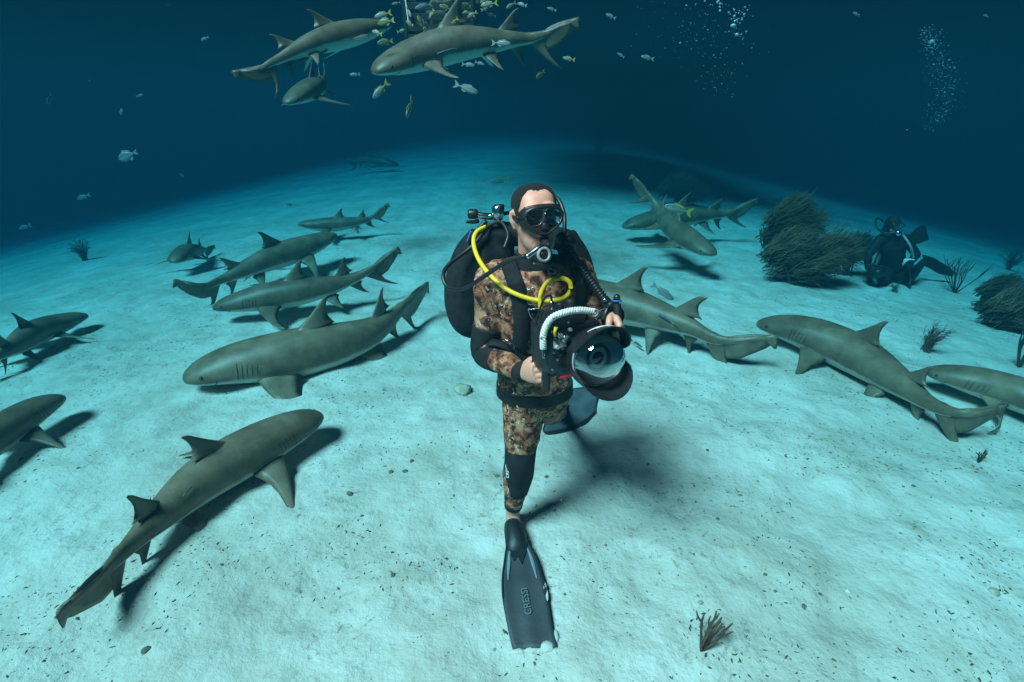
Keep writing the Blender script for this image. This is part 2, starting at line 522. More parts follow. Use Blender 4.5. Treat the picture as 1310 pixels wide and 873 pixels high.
def shark(key, pts, label, mode='g', girth=1.2, roll=0.0, group='lemon sharks', pect=0.28, gills=True):
    """pts: snout to tail tip as pixels with a height over the sand ('g') or a distance ahead ('y')"""
    q = [G(*p) if mode == 'g' else P(*p) for p in pts]
    RS = random.Random(key)                              # every animal differs in girth, fin set and colour
    girth *= RS.uniform(.93, 1.07); pect += RS.uniform(-.14, .14)
    fsc = {'d1': RS.uniform(.88, 1.1), 'd2': RS.uniform(.85, 1.12)}
    n = 120
    C = catmull(q, n)
    L = float(np.linalg.norm(np.diff(C, axis=0), axis=1).sum())
    t, s, u = frames(C)
    # s points to the animal's left or right alike, the rest shape is symmetric
    if roll:
        cr, sr = math.cos(roll), math.sin(roll)
        s, u = s * cr + u * sr, u * cr - s * sr
    sv = np.clip(ST_V[:, 0], 0, 1.0)
    x = np.linspace(0, 1, n)
    ip = lambda M: np.stack([np.interp(sv, x, M[:, k]) for k in range(3)], 1)
    over = (ST_V[:, 0] - sv)[:, None] * L
    base = ip(C) + ip(t) * over
    Vv = ST_V.copy()
    if pect:                                             # tilt of the pectoral fins
        for sg in (1, -1):
            m = (np.abs(ST_V[:, 1]) > .0) & (ST_V[:, 1] * sg > .06) & (ST_V[:, 0] > .2) & (ST_V[:, 0] < .42) & (np.arange(len(ST_V)) >= 2800)
            d = Vv[m] - np.array((0, sg * .058, -.03))
            a = pect * sg
            yy = d[:, 1] * math.cos(a) - d[:, 2] * math.sin(a); zz = d[:, 1] * math.sin(a) + d[:, 2] * math.cos(a)
            Vv[m, 1] = yy + sg * .058; Vv[m, 2] = zz - .03
    for nm_, lo_, hi_, zb in (('d1', .35, .5, .062), ('d2', .6, .74, .036)):
        m = (np.arange(len(ST_V)) >= 2800) & (ST_V[:, 1] > -.03) & (ST_V[:, 1] < .03) & (ST_V[:, 0] > lo_) & (ST_V[:, 0] < hi_) & (ST_V[:, 2] > zb)
        Vv[m, 2] = zb + (Vv[m, 2] - zb) * fsc[nm_]
        Vv[m, 1] += (Vv[m, 2] - zb) * RS.uniform(-.22, .22)
    pos = base + ip(s) * (Vv[:, 1] * L * girth)[:, None] + ip(u) * (Vv[:, 2] * L * girth)[:, None]
    root = empty('lemon_shark', q[0], label, 'shark', group)
    zmin = float(gz(q[1].x, q[1].y))
    root.location = Vector((float(C[n // 3, 0]), float(C[n // 3, 1]), float(pos[:, 2].min())))
    me = mesh('body', (pos - np.array(root.location), ST_F), SHARK)
    for nm, arr in (('belly', ST_BEL), ('gill', ST_GIL)):
        a = me.attributes.new(nm, 'FLOAT', 'POINT'); a.data.foreach_set('value', arr.astype(np.float32))
    body = obj('body', me, None); body.parent = root
    def at(sx, y, z):
        i = min(n - 1, max(0, int(round(sx * (n - 1)))))
        return C[i] + s[i] * y * L * girth + u[i] * z * L * girth
    for sg in (1, -1):
        e = obj('eye', ball((0, 0, 0), .0062 * L, 10, 6), EYE)
        e.location = Vector(at(.062, sg * .0515, .0085)) - root.location; e.parent = root
        if gills:
            for k in range(5):                            # the five slits before the pectoral fin
                sx = .165 + .0155 * k
                w = float(np.interp(sx, [.1, .17, .26], [.063, .069, .071]))
                pts_ = []
                for a in np.linspace(-.42, .52, 6):
                    zr = .055 * math.sin(a)
                    i0 = sx + .006 * math.sin(a * 2)
                    i = i0 * (n - 1); j = int(i); f = i - j
                    c0 = C[j] * (1 - f) + C[j + 1] * f
                    pts_.append(c0 + s[j] * sg * (w * math.cos(a) ** .92 + .0002) * L * girth + u[j] * zr * L * girth - np.array(root.location))
                g_ = obj('gill_slit', tube(pts_, [.0003 * L, .0009 * L, .0012 * L, .0012 * L, .0009 * L, .0003 * L], 5, 10), EYE)
                g_.parent = root
    mo = []                                               # the curved mouth under the snout
    for a in np.linspace(-.10, -math.pi + .10, 13):
        sx = .050 + .048 * abs(math.cos(a)) ** 1.6
        w = float(np.interp(sx, [.02, .05, .1], [.034, .051, .063])); bt = float(np.interp(sx, [.02, .05, .1], [.014, .022, .034]))
        i = sx * (n - 1); j = int(i); f = i - j
        mo.append(C[j] * (1 - f) + C[j + 1] * f + s[j] * w * math.copysign(abs(math.cos(a)) ** .92, math.cos(a)) * L * girth - u[j] * bt * abs(math.sin(a)) ** .85 * L * girth - np.array(root.location))
    mo_ = obj('mouth', tube(mo, [.0006 * L] + [.0018 * L] * 11 + [.0006 * L], 6, 30), EYE); mo_.parent = root
    SHARKS[key] = (root, body, C, s, u, L)
    return root

shark('front', [(411, 529, .15), (345, 562, .15), (262, 612, .14), (195, 670, .13), (150, 715, .14), (118, 748, .17), (70, 790, .22)],
      'lemon shark nearest the camera at lower left, a suckerfish on its flank', pect=.35)
shark('second', [(233, 485, .12), (300, 466, .15), (372, 454, .15), (440, 438, .16), (490, 415, .20), (549, 362, .34)],
      'large lemon shark left of the diver, snout left, tail raised beside his shoulder')
shark('third', [(272, 394, 4.85), (330, 382, 4.95), (390, 373, 5.05), (440, 361, 5.2), (475, 345, 5.3), (511, 316, 5.4)],
      'lemon shark with tall raised tail, just behind the large one left of the diver', mode='y')
shark('fourth', [(430, 300, 7.0), (385, 318, 6.6), (335, 336, 6.15), (285, 358, 5.75), (255, 368, 5.5), (221, 358, 5.35)],
      'lemon shark in the left group heading right, its head hidden behind a smaller shark', mode='y')
shark('fifth', [(381, 287, 8.3), (405, 288, 8.35), (435, 287, 8.4), (462, 283, 8.45), (476, 278, 8.5), (497, 260, 8.5)],
      'small lemon shark at the back of the left group, snout left', mode='y')
shark('sixth', [(222, 336, 6.75), (233, 326, 7.05), (246, 322, 7.4), (258, 320, 7.75), (266, 319, 8.0), (275, 314, 8.2)],
      'lemon shark seen head on at the far left of the shark group', mode='y')
shark('edge_up', [(112, 403, .14), (85, 411, .16), (50, 424, .18), (15, 446, .17), (-20, 464, .18), (-75, 476, .24)],
      'lemon shark at the left edge, the upper of two heading right')
shark('edge_low', [(80, 507, .16), (40, 527, .18), (-10, 562, .18), (-70, 607, .18), (-120, 645, .2), (-180, 670, .26)],
      'lemon shark cut off by the left edge, the lower of two heading right')
shark('behind', [(690, 352, 5.0), (750, 378, 4.7), (825, 399, 4.35), (880, 418, 4.05), (925, 437, 3.85), (997, 432, 3.65)],
      'lemon shark passing right behind the diver and his camera, only its rear showing', mode='y')
shark('right', [(968, 413, .16), (1025, 424, .17), (1090, 452, .17), (1150, 490, .15), (1195, 520, .16), (1240, 531, .20), (1291, 519, .27)],
      'large lemon shark swimming left at the right of the picture, full body in view')
shark('edge_right', [(1182, 474, .14), (1240, 486, .17), (1310, 508, .17), (1400, 550, .17), (1470, 590, .18), (1560, 610, .24)],
      'lemon shark cut off by the right edge, behind the large one')
shark('facing', [(914, 327, 6.1), (888, 311, 6.45), (862, 293, 6.9), (846, 274, 7.3), (835, 257, 7.5), (807, 223, 7.7)],
      'lemon shark swimming toward the camera, between the diver and the bushy soft corals', mode='y', girth=1.12)
shark('crossing', [(796, 291, 8.2), (830, 283, 8.3), (870, 278, 8.4), (905, 275, 8.5), (932, 273, 8.6), (971, 254, 8.6)],
      'lemon shark crossing behind the one that swims toward the camera, snout left', mode='y')
shark('far', [(510, 212, 20.0), (490, 208, 20.2), (475, 207, 20.4), (460, 207, 20.5), (452, 207, 20.6), (440, 202, 20.6)],
      'faint lemon shark far off on the sand beyond the diver', mode='y')
shark('top_left', [(500, 33, 6.0), (456, 42, 5.7), (400, 57, 5.4), (352, 79, 5.15), (328, 91, 5.05), (296, 93, 4.95)],
      'lemon shark swimming in open water at upper left, head among the fish', mode='y', girth=1.1, roll=-.12, group='lemon sharks in open water')
shark('top_mid', [(477, 93, 5.1), (530, 72, 5.4), (590, 57, 5.5), (650, 52, 5.6), (690, 47, 5.65), (742, 24, 5.6)],
      'lemon shark swimming left in open water at top centre', mode='y', roll=-.12, group='lemon sharks in open water')
shark('top_small', [(366, 133, 6.4), (385, 121, 6.7), (404, 111, 7.1), (412, 103, 7.5), (416, 98, 7.8), (414, 80, 7.9)],
      'small lemon shark coming out of the blue below the upper left shark', mode='y', group='lemon sharks in open water', girth=1.12)
# ------------------------------------------------------------------ materials of diver and gear
def camo_material():
    m, n, l, b = material('camouflage_neoprene')
    tc = n.new('ShaderNodeTexCoord')
    def nz(scale, detail, rough=.6, off=0.0):
        mp = n.new('ShaderNodeMapping'); mp.inputs['Location'].default_value = (off, off * 1.7, off * .6)
        l.new(tc.outputs['Object'], mp.inputs['Vector'])
        q = n.new('ShaderNodeTexNoise'); q.inputs['Scale'].default_value = scale; q.inputs['Detail'].default_value = detail; q.inputs['Roughness'].default_value = rough
        q.inputs['Distortion'].default_value = .8
        l.new(mp.outputs['Vector'], q.inputs['Vector'])
        return q
    r = ramp(n, [(.40, (.032, .015, .011)), (.46, (.17, .058, .032)), (.53, (.27, .105, .058)), (.60, (.44, .235, .135))])
    l.new(nz(26, 5).outputs['Fac'], r.inputs['Fac'])
    r2 = ramp(n, [(.56, (0, 0, 0)), (.60, (1, 1, 1))])
    l.new(nz(44, 6, .75, 3.1).outputs['Fac'], r2.inputs['Fac'])
    r2b = ramp(n, [(.45, (0, 0, 0)), (.51, (1, 1, 1))])
    l.new(nz(9, 2, .5, 7.7).outputs['Fac'], r2b.inputs['Fac'])
    mm = n.new('ShaderNodeMath'); mm.operation = 'MULTIPLY'
    l.new(r2.outputs['Color'], mm.inputs[0]); l.new(r2b.outputs['Color'], mm.inputs[1])
    mx = n.new('ShaderNodeMix'); mx.data_type = 'RGBA'; mx.inputs['B'].default_value = (.66, .58, .45, 1)
    l.new(mm.outputs[0], mx.inputs['Factor']); l.new(r.outputs['Color'], mx.inputs['A'])
    r3 = ramp(n, [(.60, (0, 0, 0)), (.64, (1, 1, 1))])
    l.new(nz(34, 4, .6, 12.3).outputs['Fac'], r3.inputs['Fac'])
    mx2 = n.new('ShaderNodeMix'); mx2.data_type = 'RGBA'; mx2.inputs['B'].default_value = (.018, .012, .010, 1)
    l.new(r3.outputs['Color'], mx2.inputs['Factor']); l.new(mx.outputs['Result'], mx2.inputs['A'])
    l.new(mx2.outputs['Result'], b.inputs['Base Color'])
    b.inputs['Roughness'].default_value = .8
    b.inputs['Specular IOR Level'].default_value = .2
    bp = n.new('ShaderNodeBump'); bp.inputs['Strength'].default_value = .35; bp.inputs['Distance'].default_value = .012
    w = nz(11, 3, .5, 5.0)
    l.new(w.outputs['Fac'], bp.inputs['Height']); l.new(bp.outputs['Normal'], b.inputs['Normal'])
    return m
CAMO = camo_material()
SKIN = plain('skin', (.66, .38, .28), .5, .12, 25, .12, 150, spec=.4)
SKIN.node_tree.nodes['Principled BSDF'].inputs['Subsurface Weight'].default_value = .12
SKIN.node_tree.nodes['Principled BSDF'].inputs['Subsurface Radius'].default_value = (.012, .005, .003)
def skin_stubble():
    n, l = SKIN.node_tree.nodes, SKIN.node_tree.links
    b = n['Principled BSDF']
    src = b.inputs['Base Color'].links[0].from_socket
    at = n.new('ShaderNodeAttribute'); at.attribute_name = 'stubble'
    tc = n.new('ShaderNodeTexCoord'); nz = n.new('ShaderNodeTexNoise'); nz.inputs['Scale'].default_value = 600
    l.new(tc.outputs['Object'], nz.inputs['Vector'])
    mu = n.new('ShaderNodeMath'); mu.operation = 'MULTIPLY'; l.new(at.outputs['Fac'], mu.inputs[0]); l.new(nz.outputs['Fac'], mu.inputs[1])
    mx = n.new('ShaderNodeMix'); mx.data_type = 'RGBA'; mx.inputs['B'].default_value = (.07, .045, .035, 1)
    l.new(mu.outputs[0], mx.inputs['Factor']); l.new(src, mx.inputs['A']); l.new(mx.outputs['Result'], b.inputs['Base Color'])
    # blotchy redness
    n2 = n.new('ShaderNodeTexNoise'); n2.inputs['Scale'].default_value = 38; l.new(tc.outputs['Object'], n2.inputs['Vector'])
    m2 = n.new('ShaderNodeMix'); m2.data_type = 'RGBA'; m2.blend_type = 'MULTIPLY'; m2.inputs['B'].default_value = (1, .72, .66, 1)
    l.new(n2.outputs['Fac'], m2.inputs['Factor']); l.new(mx.outputs['Result'], m2.inputs['A']); l.new(m2.outputs['Result'], b.inputs['Base Color'])
skin_stubble()
HAIR = plain('dark_hair', (.012, .010, .010), .75, .7, 260, 1.0, 420)
LIP = plain('lip', (.38, .17, .14), .5, .1)
NEO = plain('black_neoprene', (.014, .014, .015), .75, .4, 20, .2, 90, spec=.25)
CORD = plain('black_cordura', (.016, .017, .019), .85, .35, 30, .5, 240, spec=.2)
WEB = plain('black_webbing', (.02, .02, .021), .8, .3, 60, .5, 400, spec=.2)
RUB = plain('black_rubber', (.013, .013, .013), .42, .3, 15, .08, 60)
PLA = plain('black_anodised_metal', (.016, .016, .018), .36, .3, 40, .05, 200, spec=.5)
GREYP = plain('grey_plastic', (.30, .30, .30), .45, .2, 40, .05)
CHR = plain('chrome', (.62, .64, .66), .22, .1, 20, .05, metal=1.0)
WHITE = plain('white_print', (.75, .75, .74), .6, .08, 40, 0)
ROPE = plain('white_braided_rope', (.72, .70, .66), .8, .15, 120, .5, 500)
YEL = plain('yellow_hose', (.80, .56, .015), .42, .12, 30, .1, 300)
YELP = plain('yellow_plastic', (.75, .55, .03), .4)
BLUE = plain('blue_cord', (.02, .12, .42), .6)
RED = plain('red_plastic', (.45, .03, .025), .45)
FINB = plain('grey_fin_blade', (.060, .062, .070), .55, .2, 9, .15, 70, spec=.35)
FINR = plain('black_fin_rubber', (.016, .016, .017), .5, .3, 12, .1)
FINL = plain('pale_fin_channel', (.24, .27, .31), .5, .15)
FIN2 = plain('teal_grey_fin_blade', (.085, .10, .115), .5, .35, 9, .15, 60)

def glass(name, tint=(1, 1, 1), rough=.0, fac=.12):
    m, n, l, b = material(name)
    n.remove(b)
    t = n.new('ShaderNodeBsdfTransparent'); t.inputs['Color'].default_value = (*tint, 1)
    g = n.new('ShaderNodeBsdfGlossy'); g.inputs['Roughness'].default_value = rough
    lw = n.new('ShaderNodeLayerWeight'); lw.inputs['Blend'].default_value = .82
    mr = n.new('ShaderNodeMapRange'); mr.inputs['To Min'].default_value = fac; mr.inputs['To Max'].default_value = .95
    l.new(lw.outputs['Facing'], mr.inputs['Value'])
    mx = n.new('ShaderNodeMixShader')
    l.new(mr.outputs['Result'], mx.inputs['Fac']); l.new(t.outputs[0], mx.inputs[1]); l.new(g.outputs[0], mx.inputs[2])
    l.new(mx.outputs[0], n['Material Output'].inputs['Surface'])
    return m
LENS = glass('mask_glass', (1, 1, 1), .0, .02)
DOME = glass('dome_glass', (.9, .95, .96), .01, .06)

def ribbon(tree, pix, width, off=.006, thick=.005, seg=None):
    """a flat strap laid on a surface along pixels: each point is where the line of sight meets it"""
    q, nn = [], []
    for px, py in pix:
        d = ray(px, py).normalized()
        h, nr, _, _ = tree.ray_cast(Vector((0, 0, CAM_H)), d)
        if h is None: continue
        if nr.dot(d) > 0: nr = -nr
        q.append(h + nr * off); nn.append(nr)
    aug = np.array([list(a) + list(b) for a, b in zip(q, nn)])
    c = catmull(aug, seg or 6 * len(q))
    p, nv = c[:, :3], c[:, 3:]
    nv /= np.linalg.norm(nv, axis=1)[:, None]
    t = np.gradient(p, axis=0); t /= np.linalg.norm(t, axis=1)[:, None]
    s = np.cross(t, nv); s /= np.linalg.norm(s, axis=1)[:, None]
    w = width / 2
    rings = [[p[i] - s[i] * w, p[i] - s[i] * w * .96 + nv[i] * thick, p[i] + s[i] * w * .96 + nv[i] * thick, p[i] + s[i] * w, p[i] - nv[i] * thick] for i in range(len(p))]
    return loft(rings)

def hit(tree, px, py, off=0.0):
    d = ray(px, py).normalized()
    h, nr, _, _ = tree.ray_cast(Vector((0, 0, CAM_H)), d)
    if h is None: return None, None
    if nr.dot(d) > 0: nr = -nr
    return h + nr * off, nr

def lettering(name, text, origin, xdir, ydir, size, mat, parent, depth=.0008, shear=0.0, bold=0.0):
    cu = bpy.data.curves.new('t', 'FONT')
    cu.body = text; cu.size = 1.0; cu.align_x = 'CENTER'; cu.align_y = 'CENTER'; cu.extrude = .02; cu.shear = shear; cu.offset = bold
    to = bpy.data.objects.new('t', cu); COL.objects.link(to)
    dg = bpy.context.evaluated_depsgraph_get()
    me = bpy.data.meshes.new_from_object(to.evaluated_get(dg))
    bpy.data.objects.remove(to); bpy.data.curves.remove(cu)
    x = Vector(xdir).normalized(); y = Vector(ydir); y = (y - x * y.dot(x)).normalized(); z = x.cross(y)
    for v in me.vertices:
        c = v.co * size
        v.co = Vector(origin) + x * c.x + y * c.y + z * (c.z * depth / (.02 * size) if size else 0)
    me.materials.clear(); me.materials.append(mat)
    return obj(name, me, None, parent)

# ------------------------------------------------------------------ the diver's body
J = dict(pelvis=P(684, 497, 1.99), waist=P(684, 455, 1.97), chest=P(684, 392, 1.94), neck=P(682, 340, 1.93),
         rs=P(630, 360, 1.95), re=P(622, 450, 1.92), rw=P(668, 477, 1.70),
         ls=P(737, 352, 1.97), le=P(771, 424, 1.93), lw=P(785, 404, 1.70),
         rh=P(672, 500, 1.985), rk=P(665, 588, 1.93), ra=P(656, 652, 1.965),
         lh=P(701, 500, 2.01), lk=P(702, 528, 2.24), la=P(716, 528, 2.62))
HC = P(684, 281, 1.86)
HM = Matrix.Translation(HC) @ Matrix.Scale(.95, 4) @ Matrix.Rotation(math.radians(14), 4, 'Z') @ Matrix.Rotation(math.radians(-9), 4, 'X') @ Matrix.Rotation(math.radians(-3), 4, 'Y')

HSEC = [(-.122, .020, -.078, -.035), (-.112, .041, -.088, -.012), (-.095, .055, -.092, .015), (-.075, .063, -.092, .045), (-.05, .068, -.090, .072), (-.02, .071, -.090, .088),
        (.01, .073, -.092, .096), (.04, .0765, -.096, .100), (.07, .076, -.092, .098), (.095, .067, -.076, .084), (.112, .050, -.056, .062), (.122, .030, -.034, .038), (.127, .006, -.008, .008)]
def head_rings(grow=0.0, n=40):
    zz = np.linspace(-.122, .127, 46)
    tab = np.array(HSEC)
    rings = []
    for z in zz:
        w = float(interp(z, [(a, b) for a, b, _, _ in HSEC])) + grow
        f = float(interp(z, [(a, c) for a, _, c, _ in HSEC])) - grow
        k = float(interp(z, [(a, d) for a, _, _, d in HSEC])) + grow
        a = np.linspace(0, 2 * math.pi, n, endpoint=False)
        c, s = np.cos(a), np.sin(a)
        cy = (f + k) / 2
        y = np.where(s > 0, (k - cy) * np.abs(s) ** .9, -(cy - f) * np.abs(s) ** .8)
        zt = z + (grow if z > .1 else 0)
        rings.append(np.stack([w * np.sign(c) * np.abs(c) ** .86, cy + y, np.full(n, zt)], 1))
    return rings
def head_shapes():
    S = [loft(head_rings())]
    S.append(tube([(0, -.092, .035), (0, -.103, .0), (0, -.118, -.028), (0, -.108, -.042)], [(.011, .010), (.013, .012), (.018, .013), (.016, .010)], 10, up=(0, 1, 0)))      # nose
    S.append(tube([(-.055, -.075, .045), (-.028, -.096, .052), (0, -.093, .045), (.028, -.096, .052), (.055, -.075, .045)], .010, 8))     # brow
    for sg in (1, -1):
        S.append(ball((sg * .040, -.078, -.02), (.022, .016, .018)))                                                     # cheekbones
        S.append(tube([(sg * .072, -.004, .030), (sg * .083, .010, .034), (sg * .086, .018, .008), (sg * .079, .004, -.030)], [.006, .010, .009, .006], 8))   # ear rim
        S.append(ball((sg * .077, .006, .002), (.008, .016, .026)))
    S.append(tube([(-.027, -.081, -.068), (-.012, -.092, -.064), (0, -.094, -.066), (.012, -.092, -.064), (.027, -.081, -.068)], [.004, .007, .0075, .007, .004], 8))
    S.append(tube([(-.024, -.081, -.073), (0, -.093, -.080), (.024, -.081, -.073)], [.004, .0085, .004], 8))
    S.append(ball((0, -.074, -.105), (.026, .020, .016)))
    return [xf(s, HM) for s in S]

def lerp(a, b, t): return Vector(a) * (1 - t) + Vector(b) * t

def trunk(g=0.0):
    """torso and limbs without head and hands, g metres thicker"""
    S = []
    ax = [J['pelvis'] + Vector((0, .0, -.075)), J['pelvis'], lerp(J['pelvis'], J['waist'], .6), J['waist'], lerp(J['waist'], J['chest'], .5), J['chest'], lerp(J['chest'], J['neck'], .45), lerp(J['chest'], J['neck'], .80), J['neck']]
    rd = [(.125, .085), (.158, .108), (.155, .105), (.150, .103), (.155, .108), (.168, .118), (.160, .112), (.115, .085), (.066, .064)]
    S.append(tube(ax, [(a + g, b + g) for a, b in rd], 28, 46, up=(0, 1, 0)))
    for s_, e_, w_ in (('rs', 're', 'rw'), ('ls', 'le', 'lw')):
        a, e, w = J[s_], J[e_], J[w_]
        sh = lerp(J['chest'], a, .62) + Vector((0, 0, .045))
        S.append(tube([sh, a, lerp(a, e, .3), lerp(a, e, .6), e], [q + g for q in (.072, .066, .060, .054, .045)], 18, 30, up=(0, 1, .1)))
        S.append(tube([e, lerp(e, w, .28), lerp(e, w, .65), w], [q + g for q in (.045, .049, .040, .031)], 18, 24))
        S.append(ball(e, .046 + g)); S.append(ball(a, (.070 + g, .068 + g, .066 + g)))
    for h_, k_, a_, nm in (('rh', 'rk', 'ra', 1), ('lh', 'lk', 'la', 0)):
        h, k, a = J[h_], J[k_], J[a_]
        S.append(tube([h + Vector((0, 0, .04)), lerp(h, k, .25), lerp(h, k, .65), k], [q + g for q in (.098, .092, .078, .060)], 20, 30, up=(0, 1, 0)))
        S.append(tube([k, lerp(k, a, .3) + Vector((0, .02, 0)), lerp(k, a, .65) + Vector((0, .008, 0)), lerp(k, a, .92 if g else 1)], [q + g for q in (.060, .066, .050, .038)], 18, 26, up=(0, 1, 0)))
        S.append(ball(k, .060 + g))
    for sg, a in ((-1, J['rs']), (1, J['ls'])):                     # trapezius slope to the neck
        S.append(tube([J['neck'] + Vector((0, .01, -.01)), lerp(J['neck'], a, .5) + Vector((0, .01, .0)), a + Vector((0, 0, .03))], [q + g for q in (.058, .056, .05)], 14, 16, up=(0, 1, 0)))
    return S

def fist(wrist, knuck, curl, side, s=1.0):
    """hand closed round a bar: knuck = from wrist to knuckles, curl = way the fingers fold, side = from little finger to index"""
    k = Vector(knuck).normalized(); c = Vector(curl); c = (c - k * c.dot(k)).normalized(); sd = Vector(side); sd = (sd - k * sd.dot(k) - c * sd.dot(c)).normalized()
    w = Vector(wrist)
    at = lambda a, b, d: w + (k * a + c * b + sd * d) * s
    S = [tube([at(-.03, 0, 0), at(.01, .0, 0), at(.045, .002, .002), at(.085, .006, .002)], [(.026, .022), (.030, .020), (.041, .017), (.040, .015)], 16, 18, up=tuple(c))]
    ln = [(-.031, .030, .021, .016, .0080), (-.011, .036, .026, .020, .0090), (.011, .038, .028, .021, .0095), (.032, .035, .025, .019, .0092)]
    for d, l1, l2, l3, r in ln:
        b0 = at(.076, .004, d)
        b1 = at(.076 + l1 * .62, .004 + l1 * .72, d)
        b2 = b1 + (c * l2 * .86 - k * l2 * .45) * s
        b3 = b2 + (-k * l3 * .9 + c * l3 * .05) * s
        S.append(tube([b0, b1, b2, b3], [r * 1.12 * s, r * 1.08 * s, r * s, r * .86 * s], 10, 18, up=tuple(sd)))
        S.append(ball(b1, r * 1.12 * s, 8, 6)); S.append(ball(b2, r * 1.05 * s, 8, 6)); S.append(ball(b3, r * .88 * s, 8, 6))
    t0 = at(.015, .012, .026); t1 = at(.045, .030, .044); t2 = at(.070, .046, .034); t3 = at(.082, .054, .010)
    S.append(tube([t0, t1, t2, t3], [.016 * s, .0135 * s, .0115 * s, .0095 * s], 10, 18)); S.append(ball(t3, .0096 * s, 8, 6))
    return S

# camera housing frame (needed for the grips)
CO = P(737, 446, 1.61)
fwd = Vector((.40, -.86, .16)).normalized()                     # way the lens looks
cx = Vector((1, 0, 0)); cx = (Vector((.93, .33, -.02)) - fwd * Vector((.93, .33, -.02)).dot(fwd)).normalized()
cz = cx.cross(-fwd).normalized()
CM = Matrix.Translation(CO) @ Matrix((( cx.x, -fwd.x, cz.x), (cx.y, -fwd.y, cz.y), (cx.z, -fwd.z, cz.z))).to_4x4()
RG = P(699, 478, 1.585); LG = P(790, 412, 1.66)                   # middles of the two grips

hand_r = fist(J['rw'], RG + Vector((0, -.015, 0)) - J['rw'], (.62, .25, .1), (-.15, -.1, 1))
hand_l = fist(J['lw'], Vector((.25, -.8, -.35)), (-.8, -.25, -.4), (.25, .25, 1), .95)

foot = [tube([J['ra'] + Vector((0, .005, .01)), G(656, 664, .075), G(659, 686, .045), G(661, 698, .03)], [(.034, .036), (.036, .038), (.042, .026), (.036, .014)], 14, 18),
        ball(J['ra'] + Vector((0, .03, -.035)), (.032, .036, .034))]
foot_l = [tube([J['la'], lerp(J['la'], G(716, 520, .04), .6), G(720, 513, .04)], [.033, .036, .030], 12, 12)]
diver = empty('person', G(657, 668, 0), 'diver in brown camouflage wetsuit standing in front holding a big underwater camera', 'person')
neck = [tube([J['neck'] + Vector((0, .02, -.06)), J['neck'] + Vector((0, .01, .03)), HC + Vector((0, .035, -.06))], [.066, .058, .060], 18, 14, up=(0, 1, 0))]
body_me = remesh(head_shapes() + neck + trunk(0) + hand_r + hand_l + foot + foot_l, .0042, 3)
body_me.materials.append(SKIN)
HMI = HM.inverted()
stub = np.zeros(len(body_me.vertices), np.float32)
for v in body_me.vertices:
    if v.co.z < HC.z - .17 or v.co.z > HC.z: continue
    q = HMI @ v.co
    if abs(q.x) < .09 and -.15 < q.z < .0 and q.y < .035:
        k = min(1, max(0, (-.045 - q.z + max(0, abs(q.x) - .035) * 1.3) / .025))
        stub[v.index] = k * (.65 + .5 * mnoise.noise(q * 60))
at_ = body_me.attributes.new('stubble', 'FLOAT', 'POINT'); at_.data.foreach_set('value', stub)
obj('body', body_me, None, diver)

suit_me = remesh(trunk(.006) + [tube([J['neck'] + Vector((0, .02, -.05)), J['neck'] + Vector((0, .012, .022))], [.074, .067], 18, 8, up=(0, 1, 0))], .0062, 5)
suit_me.materials.append(CAMO)
# wrinkles pressed into the cloth
nv = len(suit_me.vertices)
co = np.empty(nv * 3); suit_me.vertices.foreach_get('co', co); co = co.reshape(-1, 3)
nm = np.empty(nv * 3); suit_me.vertices.foreach_get('normal', nm); nm = nm.reshape(-1, 3)
wr = np.array([mnoise.noise(Vector((c[0] * 14, c[1] * 14, c[2] * 34 + c[0] * 18))) for c in co])
co += nm * (.0035 * wr)[:, None]
suit_me.vertices.foreach_set('co', co.ravel()); suit_me.update()
suit = obj('wetsuit', suit_me, None, diver)
SUIT = bvh(suit_me)

def sub_tube(a, b, t0, t1, r, name, mat, extra=None):
    a, b = Vector(a), Vector(b)
    ps = [lerp(a, b, t0 + (t1 - t0) * q) for q in (0, .33, .66, 1)]
    return obj(name, tube(ps, r, 20, 16, up=(0, 1, .1)), mat, diver)
# black panels: elbow and forearm, upper forearm cuff, waistband, shin guard
arm = [lerp(J['rs'], J['re'], .62), J['re'] + Vector((-.004, .004, .0)), lerp(J['re'], J['rw'], .38)]
tag(obj('elbow_panel', tube(arm, [.066, .060, .058], 20, 22, up=(0, 1, .1)), NEO, diver), 'black neoprene elbow panel')
tag(obj('cuff', tube([lerp(J['re'], J['rw'], .93), lerp(J['re'], J['rw'], 1.06)], [.040, .037], 18, 6), NEO, diver))
tag(obj('cuff', tube([lerp(J['le'], J['lw'], .85), lerp(J['le'], J['lw'], 1.04)], [.042, .037], 18, 6), NEO, diver))
obj('collar', tube([J['neck'] + Vector((0, .015, -.035)), J['neck'] + Vector((0, .006, .02)), J['neck'] + Vector((0, .004, .055))], [.084, .072, .067], 22, 12, up=(0, 1, 0)), NEO, diver)
wb0, wb1 = lerp(J['pelvis'], J['waist'], -.10), lerp(J['pelvis'], J['waist'], .22)
obj('waistband', tube([wb0, wb1], [(.172, .123), (.169, .119)], 32, 10, up=(0, 1, 0)), NEO, diver)
kp = [lerp(J['rh'], J['rk'], .80), J['rk'] + Vector((0, -.006, 0)), lerp(J['rk'], J['ra'], .30) + Vector((.006, .010, 0)), lerp(J['rk'], J['ra'], .62) + Vector((.008, .0, 0))]
obj('knee_panel', tube(kp, [(.074, .076), (.071, .073), (.070, .074), (.0525, .055)], 22, 26, up=(0, 1, 0)), NEO, diver)
obj('ankle_cuff', tube([lerp(J['rk'], J['ra'], .86), lerp(J['rk'], J['ra'], .93)], [.047, .044], 18, 6, up=(0, 1, 0)), NEO, diver)
WST = bvh(bpy.data.objects['waistband'].data)
h_, n_ = hit(WST, 682, 503, .003)
if h_: lettering('printed_lettering', 'CRESSI SUB', h_, Vector((1, .05, .05)), (0, -.25, 1), .021, WHITE, diver, bold=.01)
KT = bvh(bpy.data.objects['knee_panel'].data)
h_, n_ = hit(KT, 649.5, 603, .002)
